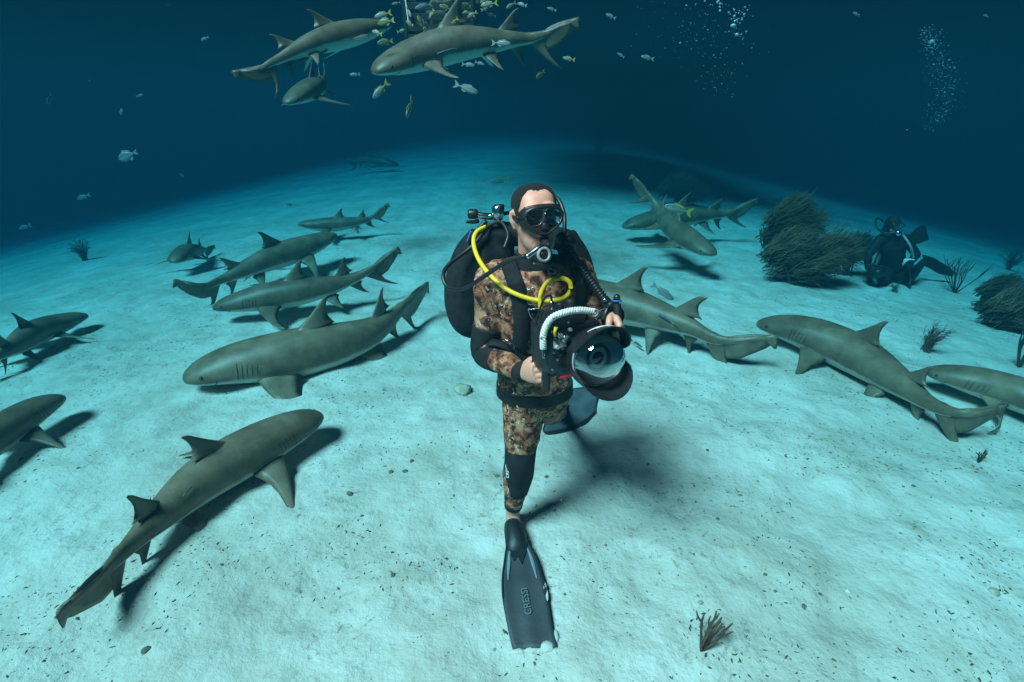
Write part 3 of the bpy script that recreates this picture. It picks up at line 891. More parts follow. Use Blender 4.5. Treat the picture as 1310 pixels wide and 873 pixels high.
if h_: lettering('printed_lettering', 'CRESSI', h_, (-.05, .25, 1), (-.85, .5, .0), .022, WHITE, diver, bold=.01)

# ------------------------------------------------------------------ hair, eyes, mask
def head_point(a, z, grow):
    zc = min(z, .1265)
    w = float(interp(zc, [(q, b) for q, b, _, _ in HSEC])) + grow
    f = float(interp(zc, [(q, c) for q, _, c, _ in HSEC])) - grow
    k = float(interp(zc, [(q, d) for q, _, _, d in HSEC])) + grow
    c, s = math.cos(a), math.sin(a)
    cy = (f + k) / 2
    y = (k - cy) * abs(s) ** .9 if s > 0 else -(cy - f) * abs(s) ** .8
    return Vector((w * math.copysign(abs(c) ** .86, c), cy + y, z + grow * max(0, min(1, (z - .06) / .06))))
# hairline height round the head: angle from the middle of the brow
HL = [(0, .104), (.20, .106), (.42, .110), (.62, .106), (.85, .086), (1.05, .052), (1.18, .030), (1.30, -.002), (1.42, -.006), (1.52, .030), (1.75, .030), (1.95, .0), (2.2, -.03), (3.2, -.055)]
rows_, NA, NB = [], 96, 16
for j in range(NA):
    a = 2 * math.pi * j / NA
    off = abs((a + math.pi / 2 + math.pi) % (2 * math.pi) - math.pi)
    z0 = float(np.interp(off, [q[0] for q in HL], [q[1] for q in HL])) + .004 * mnoise.noise(Vector((a * 9, 0, 0)))
    col_ = []
    for i in range(NB + 1):
        t = i / NB
        g_ = .0008 + .0045 * min(1, t * 3)
        p_ = head_point(a, z0 + (.1268 - z0) * math.sin(t * math.pi / 2), g_)
        p_ += Vector((1, 1, 1)) * .0022 * mnoise.noise(p_ * 170)
        col_.append(p_)
    rows_.append(col_)
obj('hair', xf(loft([[rows_[j][i] for j in range(NA)] for i in range(NB + 1)]), HM), HAIR, diver)
for sg in (1, -1):
    e = obj('eye', xf(ball((sg * .031, -.0845, .016), .0125, 14, 9), HM), plain('eye_white', (.62, .58, .55), .2, .05, bump=0), diver)
    obj('iris', xf(lathe([(.0001, -.0005), (.0058, .0), (.0058, .002), (.0001, .002)], 14, (sg * .031 + .001, -.0972, .016)), HM), plain('iris', (.05, .03, .02), .15, bump=0), e)
    obj('eyelid', xf(tube([(sg * .031 - .015, -.088, .019), (sg * .031, -.097, .025), (sg * .031 + .015, -.088, .019)], .0035, 8), HM), SKIN, e)
    obj('eyebrow', xf(tube([(sg * .014, -.101, .036), (sg * .032, -.104, .042), (sg * .052, -.089, .038)], [(.004, .003), (.005, .004), (.002, .002)], 8), HM), HAIR, diver)
obj('lips', xf(join(tube([(-.026, -.084, -.068), (-.012, -.096, -.064), (0, -.098, -.066), (.012, -.096, -.064), (.026, -.084, -.068)], [.003, .006, .006, .006, .003], 8),
                    tube([(-.024, -.085, -.074), (0, -.099, -.079), (.024, -.085, -.074)], [.003, .007, .003], 8)), HM), LIP, diver)

def outline(a, b, n=48, nose=True):
    """rounded outline of the mask, dipping over the nose at the brow and bulging below it"""
    pts = []
    for t in np.linspace(0, 2 * math.pi, n, endpoint=False):
        c, s = math.cos(t), math.sin(t)
        x = a * np.sign(c) * abs(c) ** .72
        z = b * np.sign(s) * abs(s) ** .80
        if s < 0: z -= .017 * math.exp(-(x / .026) ** 2) - .012 * (abs(x) / a) ** 3
        pts.append((x, z))
    return pts
mask = obj('dive_mask', xf(loft([
    [(x, -.070 - .028 * (1 - (abs(x) / .092) ** 2.2), z + .008) for x, z in outline(.086, .050)],
    [(x, -.086 - .030 * (1 - (abs(x) / .095) ** 2.4), z + .008) for x, z in outline(.083, .049)],
    [(x, -.104 - .026 * (1 - (abs(x) / .095) ** 2.4), z + .008) for x, z in outline(.078, .044)],
    [(x, -.113 - .022 * (1 - (abs(x) / .095) ** 2.4), z + .008) for x, z in outline(.070, .038)],
    [(x, -.110 - .022 * (1 - (abs(x) / .095) ** 2.4), z + .008) for x, z in outline(.066, .035)],
    [(x, -.088 - .024 * (1 - (abs(x) / .095) ** 2.4), z + .008) for x, z in outline(.070, .038)]], cap=False), HM), RUB, diver)
def lens_outline(sg, k=1.0, n=28):
    o = []
    for t in np.linspace(0, 2 * math.pi, n, endpoint=False):
        c, s = math.cos(t), math.sin(t)
        x = .0285 * k * np.sign(c) * abs(c) ** .7; z = .0265 * k * np.sign(s) * abs(s) ** .75
        x2 = .0355 + x - z * .22 * (1 if True else 0)
        o.append((sg * x2, -.113 - .015 * (1 - (x2 / .08) ** 2), z + .012))
    return o
for sg in (1, -1):
    fr = loft([lens_outline(sg, 1.16), [(x, y - .006, z) for x, y, z in lens_outline(sg, 1.16)], [(x, y - .006, z) for x, y, z in lens_outline(sg, 1.0)], [(x, y + .006, z) for x, y, z in lens_outline(sg, .99)]], cap=False)
    obj('lens_frame', xf(fr, HM), RUB, mask)
    ln = lens_outline(sg, 1.02)
    obj('lens', xf(([*ln], [tuple(range(len(ln)))]), HM), LENS, mask, smooth=False)
obj('brow_panel', xf(join(tube([(-.064, -0.102, .043), (-.03, -0.121, .045), (0, -0.126, .043), (.03, -0.121, .045), (.064, -0.102, .043)], [(.005, .010)] * 5, 10),
                          tube([(0, -0.127, .045), (0, -0.129, .02), (0, -0.132, -.004)], [(.006, .006), (.009, .008), (.012, .008)], 10, up=(0, 1, 0))), HM), RUB, mask)
obj('nose_pocket', xf(tube([(0, -.124, .014), (0, -.129, -.008), (0, -.130, -.024), (0, -.116, -.036)], [(.009, .007), (.013, .009), (.016, .010), (.015, .009)], 14, up=(0, 1, 0)), HM), RUB, mask)
obj('logo_badge', xf(lathe([(.0001, -.002), (.0035, -.0015), (.0035, .002), (.0001, .002)], 12, (0, -0.139, .024)), HM), CHR, mask)
st_ = [(-.080, -.082, .010), (-.082, -.04, .012), (-.083, .02, .018), (-.072, .075, .026), (0, .108, .03), (.072, .075, .026), (.083, .02, .018), (.082, -.04, .012), (.080, -.082, .010)]
obj('strap', xf(tube(st_, [(.003, .010)] * 9, 10, 50), HM), RUB, mask)
for sg in (1, -1):
    obj('strap_buckle', xf(box((sg * .083, -.070, .010), (.014, .026, .024), .004), HM), RUB, mask)

# ------------------------------------------------------------------ fins on the feet
def fin_rows(rows, thick):
    """rows of (left point, right point, sag); a blade with real thickness and a rounded rail on each side"""
    top, rails = [], [[], []]
    nn = 12
    R = []
    A = catmull([list(a) + list(b) for a, b in rows], 30)
    for q in A:
        a, b = q[:3], q[3:]
        ts = np.linspace(0, 1, nn)
        up_ = np.array((0, 0, 1.0))
        row = [a * (1 - t) + b * t + up_ * (thick * .5 + .003 * math.cos((t - .5) * 2 * math.pi * 2)) for t in ts]
        row += [a * (1 - t) + b * t - up_ * thick * .5 for t in ts[::-1]]
        R.append(row)
    return loft(R), A[:, :3], A[:, 3:]
fr_ = empty('swim_fin', G(660, 690, 0)); fr_.parent = diver; fr_.matrix_parent_inverse = diver.matrix_basis.inverted()
tag(fr_, 'long grey fin on the front foot, tip dug into sand')
rows = [(G(650, 690, .045), G(671, 690, .045)), (G(646, 716, .040), G(684, 712, .040)), (G(643, 745, .033), G(694, 742, .033)), (G(645, 778, .024), G(702, 775, .024)), (G(650, 806, .014), G(707, 804, .014)), (G(656, 832, .002), G(713, 829, .002))]
sh, LA, RA = fin_rows(rows, .007)
obj('blade', sh, FINB, fr_)
cut = 22
obj('side_rail', tube(LA[:cut], [(.0055, .012)] * (cut - 4) + [(.004, .008), (.003, .006), (.002, .004), (.001, .002)], 8, smooth=False), FINR, fr_)
obj('side_rail', tube(RA[:cut], [(.0055, .012)] * (cut - 4) + [(.004, .008), (.003, .006), (.002, .004), (.001, .002)], 8, smooth=False), FINR, fr_)
for sg, E, O in ((1, LA, RA), (-1, RA, LA)):
    ch = [E[i] * .86 + O[i] * .14 + np.array((0, 0, .006)) for i in range(3, 14)]
    obj('channel', tube(ch, [(.002 + .006 * math.sin(math.pi * i / 10), .0025) for i in range(11)], 8, smooth=False), FINL, fr_)
pk = [G(655.5, 671, .062), G(657, 679, .058), G(660, 691, .050), G(661, 701, .040), G(662, 708, .034)]
obj('foot_pocket', tube(pk, [(.040, .043), (.046, .048), (.052, .044), (.050, .034), (.040, .016)], 20, 26), FINR, fr_)
tg = [(647, 688), (649, 700), (653, 706), (658, 717), (662, 711), (668, 722), (671, 711), (674, 702), (675, 688)]
tgt = [G(x, y, .058 - .012 * (y - 688) / 34) for x, y in tg]; tgb = [p - Vector((0, 0, .014)) for p in tgt]
nt_ = len(tg)
obj('pocket_tongue', (tgt + tgb, [tuple(range(nt_)), tuple(range(2 * nt_ - 1, nt_ - 1, -1))] + [(i, (i + 1) % nt_, nt_ + (i + 1) % nt_, nt_ + i) for i in range(nt_)]), FINR, fr_, smooth=False)
a_, b_ = G(677, 778, .022), G(672, 752, .032)
fd = (a_ - b_).normalized()
lettering('printed_lettering', 'CRESSI', G(673.5, 769, .038), -fd, Vector((-1, 0, 0)), .040, plain('grey_print', (.17, .18, .20), .5, .05, bump=0), fr_, depth=.001, bold=.0)
for hp in ([ball(G(700, 828, .0), (.028, .024, .02)), ball(G(711, 815, .0), (.014, .03, .016)), ball(G(682, 832, .0), (.035, .014, .012)), ball(G(663, 834, -.002), (.03, .014, .012)), ball(G(690, 833, -.002), (.03, .014, .012))],
           [ball(G(700, 762, .03), (.007, .03, .008)), ball(G(697, 750, .034), (.008, .022, .008))]):
    hm_ = remesh(hp, .004, 3); hm_.materials.append(SAND)
    obj('sand_heap', hm_, None, fr_)

fl = empty('swim_fin', G(725, 535, 0)); fl.parent = diver; fl.matrix_parent_inverse = diver.matrix_basis.inverted()
tag(fl, 'teal grey fin lying on the sand behind him')
rows = [(G(700, 518, .03), G(703, 532, .03)), (G(712, 504, .035), G(696, 552, .02)), (G(732, 499, .035), G(722, 550, .02)), (G(752, 497, .03), G(746, 541, .018)), (G(765, 500, .02), G(762, 527, .012))]
sh, LA, RA = fin_rows(rows, .008)
obj('blade', sh, FIN2, fl)
obj('side_rail', tube(LA, [(.006, .012)] * len(LA), 8, smooth=False), FINR, fl)
obj('side_rail', tube(RA, [(.006, .012)] * len(RA), 8, smooth=False), FINR, fl)
obj('foot_pocket', tube([J['la'] + Vector((0, -.03, 0)), lerp(J['la'], G(716, 520, .04), .6), G(716, 522, .035), G(728, 522, .03)], [(.04, .042), (.046, .042), (.05, .03), (.035, .012)], 16, 16), FINR, fl)
# ------------------------------------------------------------------ scuba set worn by the diver
scuba = empty('scuba_set', J['chest'] + Vector((0, .2, -.2)), 'black buoyancy vest with tank, regulator and yellow hose worn by the camouflaged diver', 'scuba gear')
BK = J['chest'] + Vector((0, .19, 0))
# air cell: two swollen lobes and a collar behind the shoulders
lobes = []
lobes.append(tube([P(618, 300, 2.16), P(604, 330, 2.16), P(597, 372, 2.14), P(600, 408, 2.12), P(620, 420, 2.12)], [(.055, .05), (.085, .07), (.100, .08), (.085, .07), (.05, .05)], 18, 30, up=(0, 1, 0)))
lobes.append(tube([P(640, 290, 2.17), P(632, 330, 2.15), P(628, 380, 2.14), P(634, 415, 2.12)], [(.06, .05), (.09, .07), (.09, .07), (.06, .05)], 18, 24, up=(0, 1, 0)))
lobes.append(tube([P(722, 300, 2.18), P(738, 340, 2.18), P(742, 390, 2.16), P(730, 430, 2.14)], [(.05, .05), (.07, .07), (.075, .07), (.05, .05)], 18, 24, up=(0, 1, 0)))
lobes.append(tube([P(630, 296, 2.15), P(655, 300, 2.13), P(700, 303, 2.14), P(725, 308, 2.16)], [(.05, .05), (.045, .05), (.045, .05), (.05, .05)], 14, 20))
me = remesh(lobes, .008, 6)
me.materials.append(CORD)
obj('air_cell', me, None, scuba)
obj('tank', lathe([(.0001, -.34), (.05, -.335), (.078, -.31), (.082, -.28), (.082, .18), (.075, .225), (.05, .26), (.02, .275), (.02, .30), (.0001, .30)], 24, tuple(P(672, 388, 2.29)), 'z'), plain('painted_tank', (.10, .10, .11), .4), scuba)
# first stage and valve showing over the right shoulder
fs = empty('first_stage', P(622, 283, 2.15)); fs.parent = scuba; fs.matrix_parent_inverse = scuba.matrix_basis.inverted()
obj('valve_knob', lathe([(.0001, -.022), (.017, -.02), (.020, -.012), (.020, .012), (.017, .02), (.0001, .022)], 14, tuple(P(605, 274, 2.12)), 'x'), RUB, fs)
obj('valve_body', tube([P(608, 274, 2.12), P(622, 277, 2.12), P(640, 277, 2.14)], [.011, .014, .013], 12), CHR, fs)
obj('turret', lathe([(.0001, -.03), (.018, -.028), (.024, -.01), (.024, .02), (.016, .03), (.0001, .03)], 16, tuple(P(637, 272, 2.10)), 'z'), CHR, fs)
obj('turret_cap', lathe([(.0001, -.012), (.02, -.012), (.02, .012), (.0001, .014)], 16, tuple(P(639, 266, 2.10)), 'z'), RUB, fs)
obj('hose_port', tube([P(612, 283, 2.12), P(606, 284, 2.11), P(596, 284, 2.10)], [.009, .008, .006], 10), RUB, fs)
obj('hose_port', tube([P(622, 283, 2.1), P(612, 293, 2.08)], [.010, .009], 10), RUB, fs)
obj('cord_ring', tube([P(603, 296, 2.1), P(600, 303, 2.1), P(598, 310, 2.1), P(601, 303, 2.12)], .004, 8), BLUE, fs)
# hoses
yh = [P(621, 290, 2.09), P(609, 298, 2.05), P(606, 312, 2.00), P(613, 333, 1.93), P(630, 355, 1.85), P(655, 374, 1.80), P(685, 384, 1.78), P(712, 384, 1.77), P(728, 376, 1.76), P(729, 362, 1.76), P(717, 356, 1.765), P(701, 361, 1.77), P(692, 376, 1.765), P(692, 395, 1.765), P(695, 412, 1.77)]
obj('yellow_hose', tube(yh, .0088, 12, 90), YEL, scuba)
bh = [P(628, 286, 2.10), P(604, 315, 2.08), P(575, 338, 2.02), P(567, 353, 1.96), P(573, 367, 1.92), P(594, 369, 1.86), P(622, 352, 1.80), P(648, 335, 1.76), P(672, 328, 1.72)]
obj('regulator_hose', tube(bh, .0082, 12, 80), RUB, scuba)
obj('inflator_feed_hose', tube([P(640, 275, 2.12), P(690, 262, 2.14), P(710, 252, 2.08), P(721, 272, 2.02), P(722, 298, 1.97), P(720, 318, 1.93), P(733, 340, 1.87)], .0080, 10, 60), RUB, scuba)
obj('gauge_hose', tube([P(622, 290, 2.1), P(640, 284, 2.08), P(650, 300, 2.02), P(645, 318, 1.98)], .0075, 10, 30), RUB, scuba)
# corrugated inflator hose with its rings, from the left shoulder down to the left hand
ch = catmull([P(717, 300, 1.99), P(728, 320, 1.94), P(745, 345, 1.89), P(762, 368, 1.85), P(775, 386, 1.82)], 110)
cr = [.0165 + .0035 * math.sin(i * 2 * math.pi / 4.0) for i in range(110)]
obj('corrugated_hose', tube([tuple(p) for p in ch], cr, 14, smooth=False), RUB, scuba)
inf = empty('inflator', P(778, 391, 1.81)); inf.parent = scuba; inf.matrix_parent_inverse = scuba.matrix_basis.inverted()
obj('inflator_body', tube([P(772, 382, 1.82), P(778, 391, 1.81), P(783, 401, 1.79)], [.019, .021, .016], 14, 12), PLA, inf)
obj('inflator_button', ball(P(774, 384, 1.795), .009, 10, 7), CHR, inf)
obj('shoulder_dump_valve', lathe([(.0001, -.014), (.024, -.013), (.028, .0), (.026, .014), (.0001, .016)], 18, tuple(P(728, 311, 1.95)), 'y'), RUB, scuba)
# harness straps on the chest
strap_r = ribbon(SUIT, [(637, 318), (642, 326), (650, 338), (658, 355), (664, 375), (668, 400), (668, 425), (664, 445)], .062, .012, .010)
strap_l = ribbon(SUIT, [(730, 322), (739, 336), (744, 352), (744, 374), (739, 400), (732, 425)], .046, .012, .010)
cm = obj('shoulder_strap', strap_r, CORD, scuba)
obj('shoulder_strap', strap_l, CORD, scuba)
obj('chest_strap', ribbon(SUIT, [(668, 418), (690, 424), (712, 424), (730, 418)], .030, .014, .006), WEB, scuba)
obj('waist_belt', ribbon(SUIT, [(628, 442), (645, 447), (668, 456), (690, 462), (715, 462), (735, 455)], .046, .012, .008), WEB, scuba)
obj('chest_panel', ribbon(SUIT, [(700, 390), (706, 410), (708, 440)], .085, .006, .005), NEO, scuba)
ST = bvh(cm.data)
def ring(name, pix, r, off, tree=SUIT, mat=CHR, closed=True):
    q = []
    for px, py in pix:
        h, n_ = hit(tree, px, py, off)
        if h is None: h, n_ = hit(SUIT, px, py, off + .02)
        if h is not None: q.append(h)
    if closed: q.append(q[0])
    return obj(name, tube(q, r, 8, 10 * len(q)), mat, scuba)
ring('d_ring', [(676, 371), (690, 369), (691, 383), (678, 386)], .0022, .028)
ring('d_ring', [(676, 393), (680, 405), (690, 410), (697, 402), (694, 392)], .0022, .028)
ring('d_ring', [(642, 432), (651, 431), (660, 438), (657, 450), (650, 444)], .0024, .024)
ring('strap_slide', [(648, 333), (664, 323), (667, 325), (651, 336)], .0022, .026)
ring('d_ring', [(739, 343), (744, 352), (742, 360)], .0022, .024, closed=False)
h_, n_ = hit(ST, 672, 356, .002)
if h_:
    lettering('strap_emblem', 'R', h_, Vector((1, 0, -.4)), Vector((.4, 0, 1)), .032, plain('red_white_print', (.55, .38, .36), .6, .2, 80, 0), scuba, shear=.2, bold=.02)
h_, n_ = hit(SUIT, 716, 351, .004)
if h_:
    y_ = Vector((-.32, 0, 1)); x_ = Vector((1, 0, .36))
    x_ = x_ - n_ * x_.dot(n_); y_ = y_ - n_ * y_.dot(n_)
    lettering('chest_lettering', 'CRESSI', h_ - x_.normalized() * .008, x_, y_, .040, plain('pale_print', (.72, .68, .70), .6, .1, bump=0), diver, shear=.25, bold=.02)
# second stage in the mouth
sp = P(694, 326, 1.70)
RM = Matrix.Translation(sp) @ Matrix.Rotation(math.radians(24), 4, 'Z') @ Matrix.Rotation(math.radians(-14), 4, 'X')
rg_ = empty('second_stage', sp); rg_.parent = scuba; rg_.matrix_parent_inverse = scuba.matrix_basis.inverted()
obj('case', xf(lathe([(.0001, .038), (.022, .036), (.030, .026), (.034, .008), (.034, -.006), (.029, -.010), (.0001, -.010)], 26), RM), RUB, rg_)
obj('cover_ring', xf(lathe([(.017, -.009), (.017, -.015), (.020, -.017), (.025, -.016), (.027, -.010), (.026, -.006), (.017, -.006)], 26), RM), GREYP, rg_)
obj('purge_button', xf(lathe([(.0001, -.016), (.006, -.015), (.012, -.013), (.014, -.009), (.0001, -.008)], 20), RM), RUB, rg_)
obj('mouth_tube', tube([HM @ Vector((.0, -.092, -.070)), HM @ Vector((.004, -.115, -.078)), lerp(HM @ Vector((.004, -.115, -.078)), sp, .6)], [(.018, .012), (.016, .013), (.019, .018)], 14, 10), RUB, rg_)
obj('chrome_barrel', tube([RM @ Vector((-.058, .004, -.002)), RM @ Vector((-.035, .002, .010)), RM @ Vector((-.012, -.002, .022)), RM @ Vector((.004, -.004, .028))], [.0105, .0115, .012, .009], 14, 16), CHR, rg_)
obj('adjustment_knob', tube([RM @ Vector((.018, -.004, .030)), RM @ Vector((.030, -.004, .030))], [.008, .008], 12), RUB, rg_)
obj('exhaust_tee', tube([RM @ Vector((-.038, .008, -.030)), RM @ Vector((0, -.002, -.040)), RM @ Vector((.038, .008, -.030))], [(.010, .012), (.012, .016), (.010, .012)], 12, 14), RUB, rg_)
# ------------------------------------------------------------------ camera in its underwater housing
hs = empty('underwater_camera', CO + Vector((0, 0, -.15)), 'black underwater camera housing with glass dome and white rope handle in his hands', 'camera')
PORT = ('port_ring', 'port_rim', 'dome', 'port_liner', 'lens_barrel', 'lens_front', 'upper_shade', 'lower_shade')
def cob(name, shape, mat, parent=None, smooth=True, sharp=35):
    if name in PORT:
        shape = [tuple(D + (Vector(v) - D) * PS) for v in shape[0]], shape[1]
    return obj(name, xf(shape, CM), mat, parent or hs, smooth, sharp)
bd = cob('housing', join(box((-.005, .055, .005), (.225, .115, .175), .022, 3), box((.0, .05, -.07), (.17, .10, .05), .015), box((-.025, .05, .100), (.15, .095, .085), .018)), PLA)
cob('back_door', box((-.005, .120, .0), (.215, .022, .180), .010), PLA)
D = Vector((.050, -.055, -.026)); PS = 1.03                                  # dome centre in the camera frame
cob('port_ring', lathe([(.060, .075), (.088, .070), (.092, .045), (.092, .020), (.0985, .010), (.0985, -.002), (.0965, -.006), (.0945, -.002), (.092, .010), (.060, .012)], 44, tuple(D)), PLA)
cob('port_rim', lathe([(.0955, -.005), (.0955, -.008), (.0975, -.0095), (.0990, -.007), (.0990, -.003), (.0962, -.002)], 44, tuple(D)), GREYP)
prof = [(.0945 * math.sin(t), -.088 * math.cos(t)) for t in np.linspace(.002, math.pi / 2, 18)]
dm = lathe(prof, 44, tuple(D))
dm = (dm[0], dm[1][:-1])
cob('dome', dm, DOME, smooth=True, sharp=None)
cob('port_liner', lathe([(.0001, .062), (.086, .058), (.090, .004), (.087, .004), (.082, .050), (.0001, .054)], 36, tuple(D)), RUB)
cob('lens_barrel', lathe([(.0001, .060), (.072, .060), (.072, .030), (.050, .010), (.046, -.012), (.040, -.014), (.036, -.004), (.0001, .000)], 30, tuple(D)), PLA)
cob('lens_front', lathe([(.0001, -.010), (.018, -.007), (.034, .0), (.034, .004), (.0001, .004)], 26, tuple(D)), plain('coated_lens_glass', (.05, .012, .022), .08, bump=0, coat=1.0))
# shade with an upper and a lower petal round the dome
def petal(a0, a1, depth, mid):
    n_, R = 20, []
    for r, off in ((.098, 0.0), (.103, 0.0)):
        pass
    rings = []
    for i in range(n_ + 1):
        a = a0 + (a1 - a0) * i / n_
        k = math.sin(math.pi * i / n_) ** .55
        dp = .012 + depth * k
        row = []
        for r, y in ((.0985, .012), (.1005 + .016 * k, -dp), (.1045 + .016 * k, -dp), (.104, .014)):
            row.append((D.x + r * math.cos(a), D.y + y, D.z + r * math.sin(a)))
        rings.append(row)
    return loft(rings)
cob('upper_shade', petal(math.radians(10), math.radians(160), .066, 0), PLA)
cob('lower_shade', petal(math.radians(195), math.radians(350), .088, 0), PLA)
for k, (r0, y0) in enumerate(((.106, -.018), (.110, -.034))):                        # pale strokes printed on the upper shade
    q = [CM @ Vector((D.x + (r0 + .006) * PS * math.cos(a), D.y + y0 - .010 * math.sin((a - .9) * 2.2), D.z + (r0 + .006) * PS * math.sin(a))) for a in np.linspace(math.radians(78 - 10 * k), math.radians(118 - 12 * k), 10)]
    obj('printed_stroke', tube(q, [(.0008 + .0022 * math.sin(math.pi * (i + .3) / 9.6), .0012) for i in range(10)], 6, smooth=False), WHITE, hs)
lo_ = [CM @ Vector((D.x + .1128 * math.cos(a), D.y - .030, D.z + .1128 * math.sin(a))) for a in (math.radians(114), math.radians(124))]
obj('printed_stroke', tube(lo_, .0015, 6), WHITE, hs)
# knobs, buttons and levers on the face and the top
random.seed(3)
for (x, y, z, r, d, mt) in [(-.072, -.006, .060, .011, .016, CHR), (-.050, -.006, .046, .014, .014, CHR), (-.082, -.006, .020, .008, .014, GREYP), (-.060, -.006, .012, .006, .012, CHR), (-.088, -.006, .048, .007, .012, PLA), (-.030, -.006, .074, .007, .012, GREYP), (-.078, -.006, -.030, .010, .014, PLA)]:
    cob('knob', lathe([(.0001, -d), (r * .8, -d), (r, -d * .8), (r, .0), (.0001, .0)], 14, (x, y, z)), mt)
for (x, y, z, r, d, mt) in [(-.045, .03, .145, .014, .016, PLA), (.0, .035, .145, .018, .020, PLA), (.045, .03, .116, .011, .015, CHR), (.065, .045, .092, .012, .02, PLA), (-.080, .03, .088, .010, .02, GREYP)]:
    cob('knob', lathe([(.0001, -.01), (r, -.01), (r, d * .8), (r * .8, d), (.0001, d)], 14, (x, y, z), 'z'), mt)
cob('lever', tube([(-.088, -.012, .060), (-.094, -.020, .075), (-.090, -.022, .092)], [.005, .005, .007], 10), YELP)
cob('latch', box((-.103, .075, -.01), (.012, .03, .05), .004), PLA)
cob('latch', box((-.040, .010, -.098), (.05, .018, .012), .004), RED)
# grips
CMI = CM.inverted()
for nm, gpt, (tx, ty) in (('grip', RG, (697, 452)), ('grip', LG, (787, 384))):
    c = CMI @ gpt
    up_ = Vector((0, 0, 1))
    top_, bot_ = c + Vector((.004, .012, .062)), c + Vector((-.004, -.006, -.062))
    g_ = cob(nm, tube([bot_, c, top_], [(.013, .016), (.0155, .018), (.014, .016)], 14, 16, up=(0, 1, 0)), RUB)
    sx = -1 if c.x < 0 else 1
    cob('grip_bracket', tube([top_, lerp(top_, (sx * .10, .06, .07), .55), (sx * .085, .06, .06)], [(.012, .010)] * 3, 10), PLA)
    cob('grip_bracket', tube([bot_, lerp(bot_, (sx * .10, .06, -.07), .55), (sx * .085, .06, -.06)], [(.012, .010)] * 3, 10), PLA)
    b_ = cob('ball_mount', join(ball(top_ + Vector((0, 0, .022)), .0125, 12, 8), tube([top_, top_ + Vector((0, 0, .02))], [.009, .007], 10)), PLA)
    obj('clamp_cord', tube([CM @ (top_ + Vector((.016 * math.cos(a), .016 * math.sin(a), .012))) for a in np.linspace(0, 5.6, 12)], .0028, 6), BLUE, hs)
# braided rope handle over the top: three strands wound round each other
rp = catmull([P(695, 446, 1.56), P(696, 425, 1.56), P(705, 408, 1.57), P(722, 400, 1.58), P(742, 397, 1.60), P(760, 399, 1.62)], 150)
t_, s_, u_ = frames(rp)
rope = empty('rope_handle', Vector(rp[60])); rope.parent = hs; rope.matrix_parent_inverse = hs.matrix_basis.inverted()
for k in range(3):
    ph = k * 2 * math.pi / 3
    a = np.linspace(0, 2 * math.pi * 10, 150) + ph
    strand = rp + s_ * (np.cos(a) * .0072)[:, None] + u_ * (np.sin(a) * .0072)[:, None]
    obj('strand', tube([tuple(p) for p in strand], .0052, 8, smooth=False), ROPE, rope)
obj('steel_clip', tube([P(760, 399, 1.62), P(768, 396, 1.63), P(777, 393, 1.66), P(781, 390, 1.68)], [.004, .003, .003, .004], 8), CHR, rope)
obj('steel_clip', tube([P(695, 446, 1.56), P(695, 452, 1.555), P(696, 458, 1.55)], [.005, .004, .005], 8), CHR, rope)
obj('clip_ring', tube([P(757, 402, 1.61), P(762, 396, 1.61), P(766, 400, 1.61), P(761, 405, 1.61), P(757, 402, 1.61)], .0025, 8), GREYP, rope)
# second clamp and arm stub by the left hand
obj('arm_clamp', join(ball(P(781, 391, 1.69), .016, 12, 8), tube([P(781, 391, 1.69), P(776, 399, 1.67), P(772, 410, 1.66)], [.013, .011, .012], 12)), PLA, hs)
# screws, data cable and a small sticker-like plate on the housing
for x, z in ((-.098, .075), (-.098, -.06), (-.03, -.062), (-.035, .098), (-.092, .0), (-.066, -.012)):
    cob('screw', lathe([(.0001, -.006), (.004, -.006), (.0045, -.003), (.0045, .0), (.0001, .0)], 10, (x, -.004, z)), CHR)
cob('cable_bulkhead', lathe([(.0001, -.004), (.011, -.004), (.011, .016), (.007, .022), (.0001, .022)], 14, (-.06, .06, .142), 'z'), CHR)
cob('data_cable', tube([(-.06, .06, .16), (-.07, .05, .185), (-.10, .04, .18), (-.115, .06, .12), (-.11, .10, .06)], .0038, 8, 30), RUB)
cob('control_plate', box((-.066, -.004, .030), (.05, .006, .034), .002), GREYP)
# ------------------------------------------------------------------ fish
def fish_mat(name, back, belly, stripe=None):
    m, n, l, b = material(name)
    tc = n.new('ShaderNodeTexCoord')
    sx = n.new('ShaderNodeSeparateXYZ'); l.new(tc.outputs['Object'], sx.inputs[0])
    mr = n.new('ShaderNodeMapRange'); mr.inputs['From Min'].default_value = -.12; mr.inputs['From Max'].default_value = .12
    l.new(sx.outputs['Z'], mr.inputs['Value'])
    st = [(.2, belly), (.48, belly)] + ([(.50, stripe), (.56, stripe)] if stripe else []) + [(.60, back), (.95, back)]
    r = ramp(n, st)
    l.new(mr.outputs['Result'], r.inputs['Fac'])
    nz = n.new('ShaderNodeTexNoise'); nz.inputs['Scale'].default_value = 18; l.new(tc.outputs['Object'], nz.inputs['Vector'])
    mx = n.new('ShaderNodeMix'); mx.data_type = 'RGBA'; mx.blend_type = 'MULTIPLY'; mx.inputs['Factor'].default_value = .4
    l.new(r.outputs['Color'], mx.inputs['A']); l.new(nz.outputs['Color'], mx.inputs['B'])
    l.new(mx.outputs['Result'], b.inputs['Base Color'])
    b.inputs['Roughness'].default_value = .4
    return m
F_YT = fish_mat('yellowtail_scales', (.24, .28, .29), (.44, .45, .43), (.50, .40, .06))
F_SIL = fish_mat('silver_scales', (.20, .24, .25), (.38, .40, .40))
F_OLV = fish_mat('olive_scales', (.17, .17, .05), (.34, .32, .13))
F_REM = fish_mat('suckerfish_skin', (.055, .060, .062), (.10, .105, .10), (.45, .46, .45))
YFIN = plain('yellow_fin', (.50, .40, .05), .5, .2, 30, 0)
GFIN = plain('grey_fin', (.30, .33, .34), .5, .2, 30, 0)
DFIN = plain('dark_fin', (.05, .055, .055), .5, .2, 30, 0)

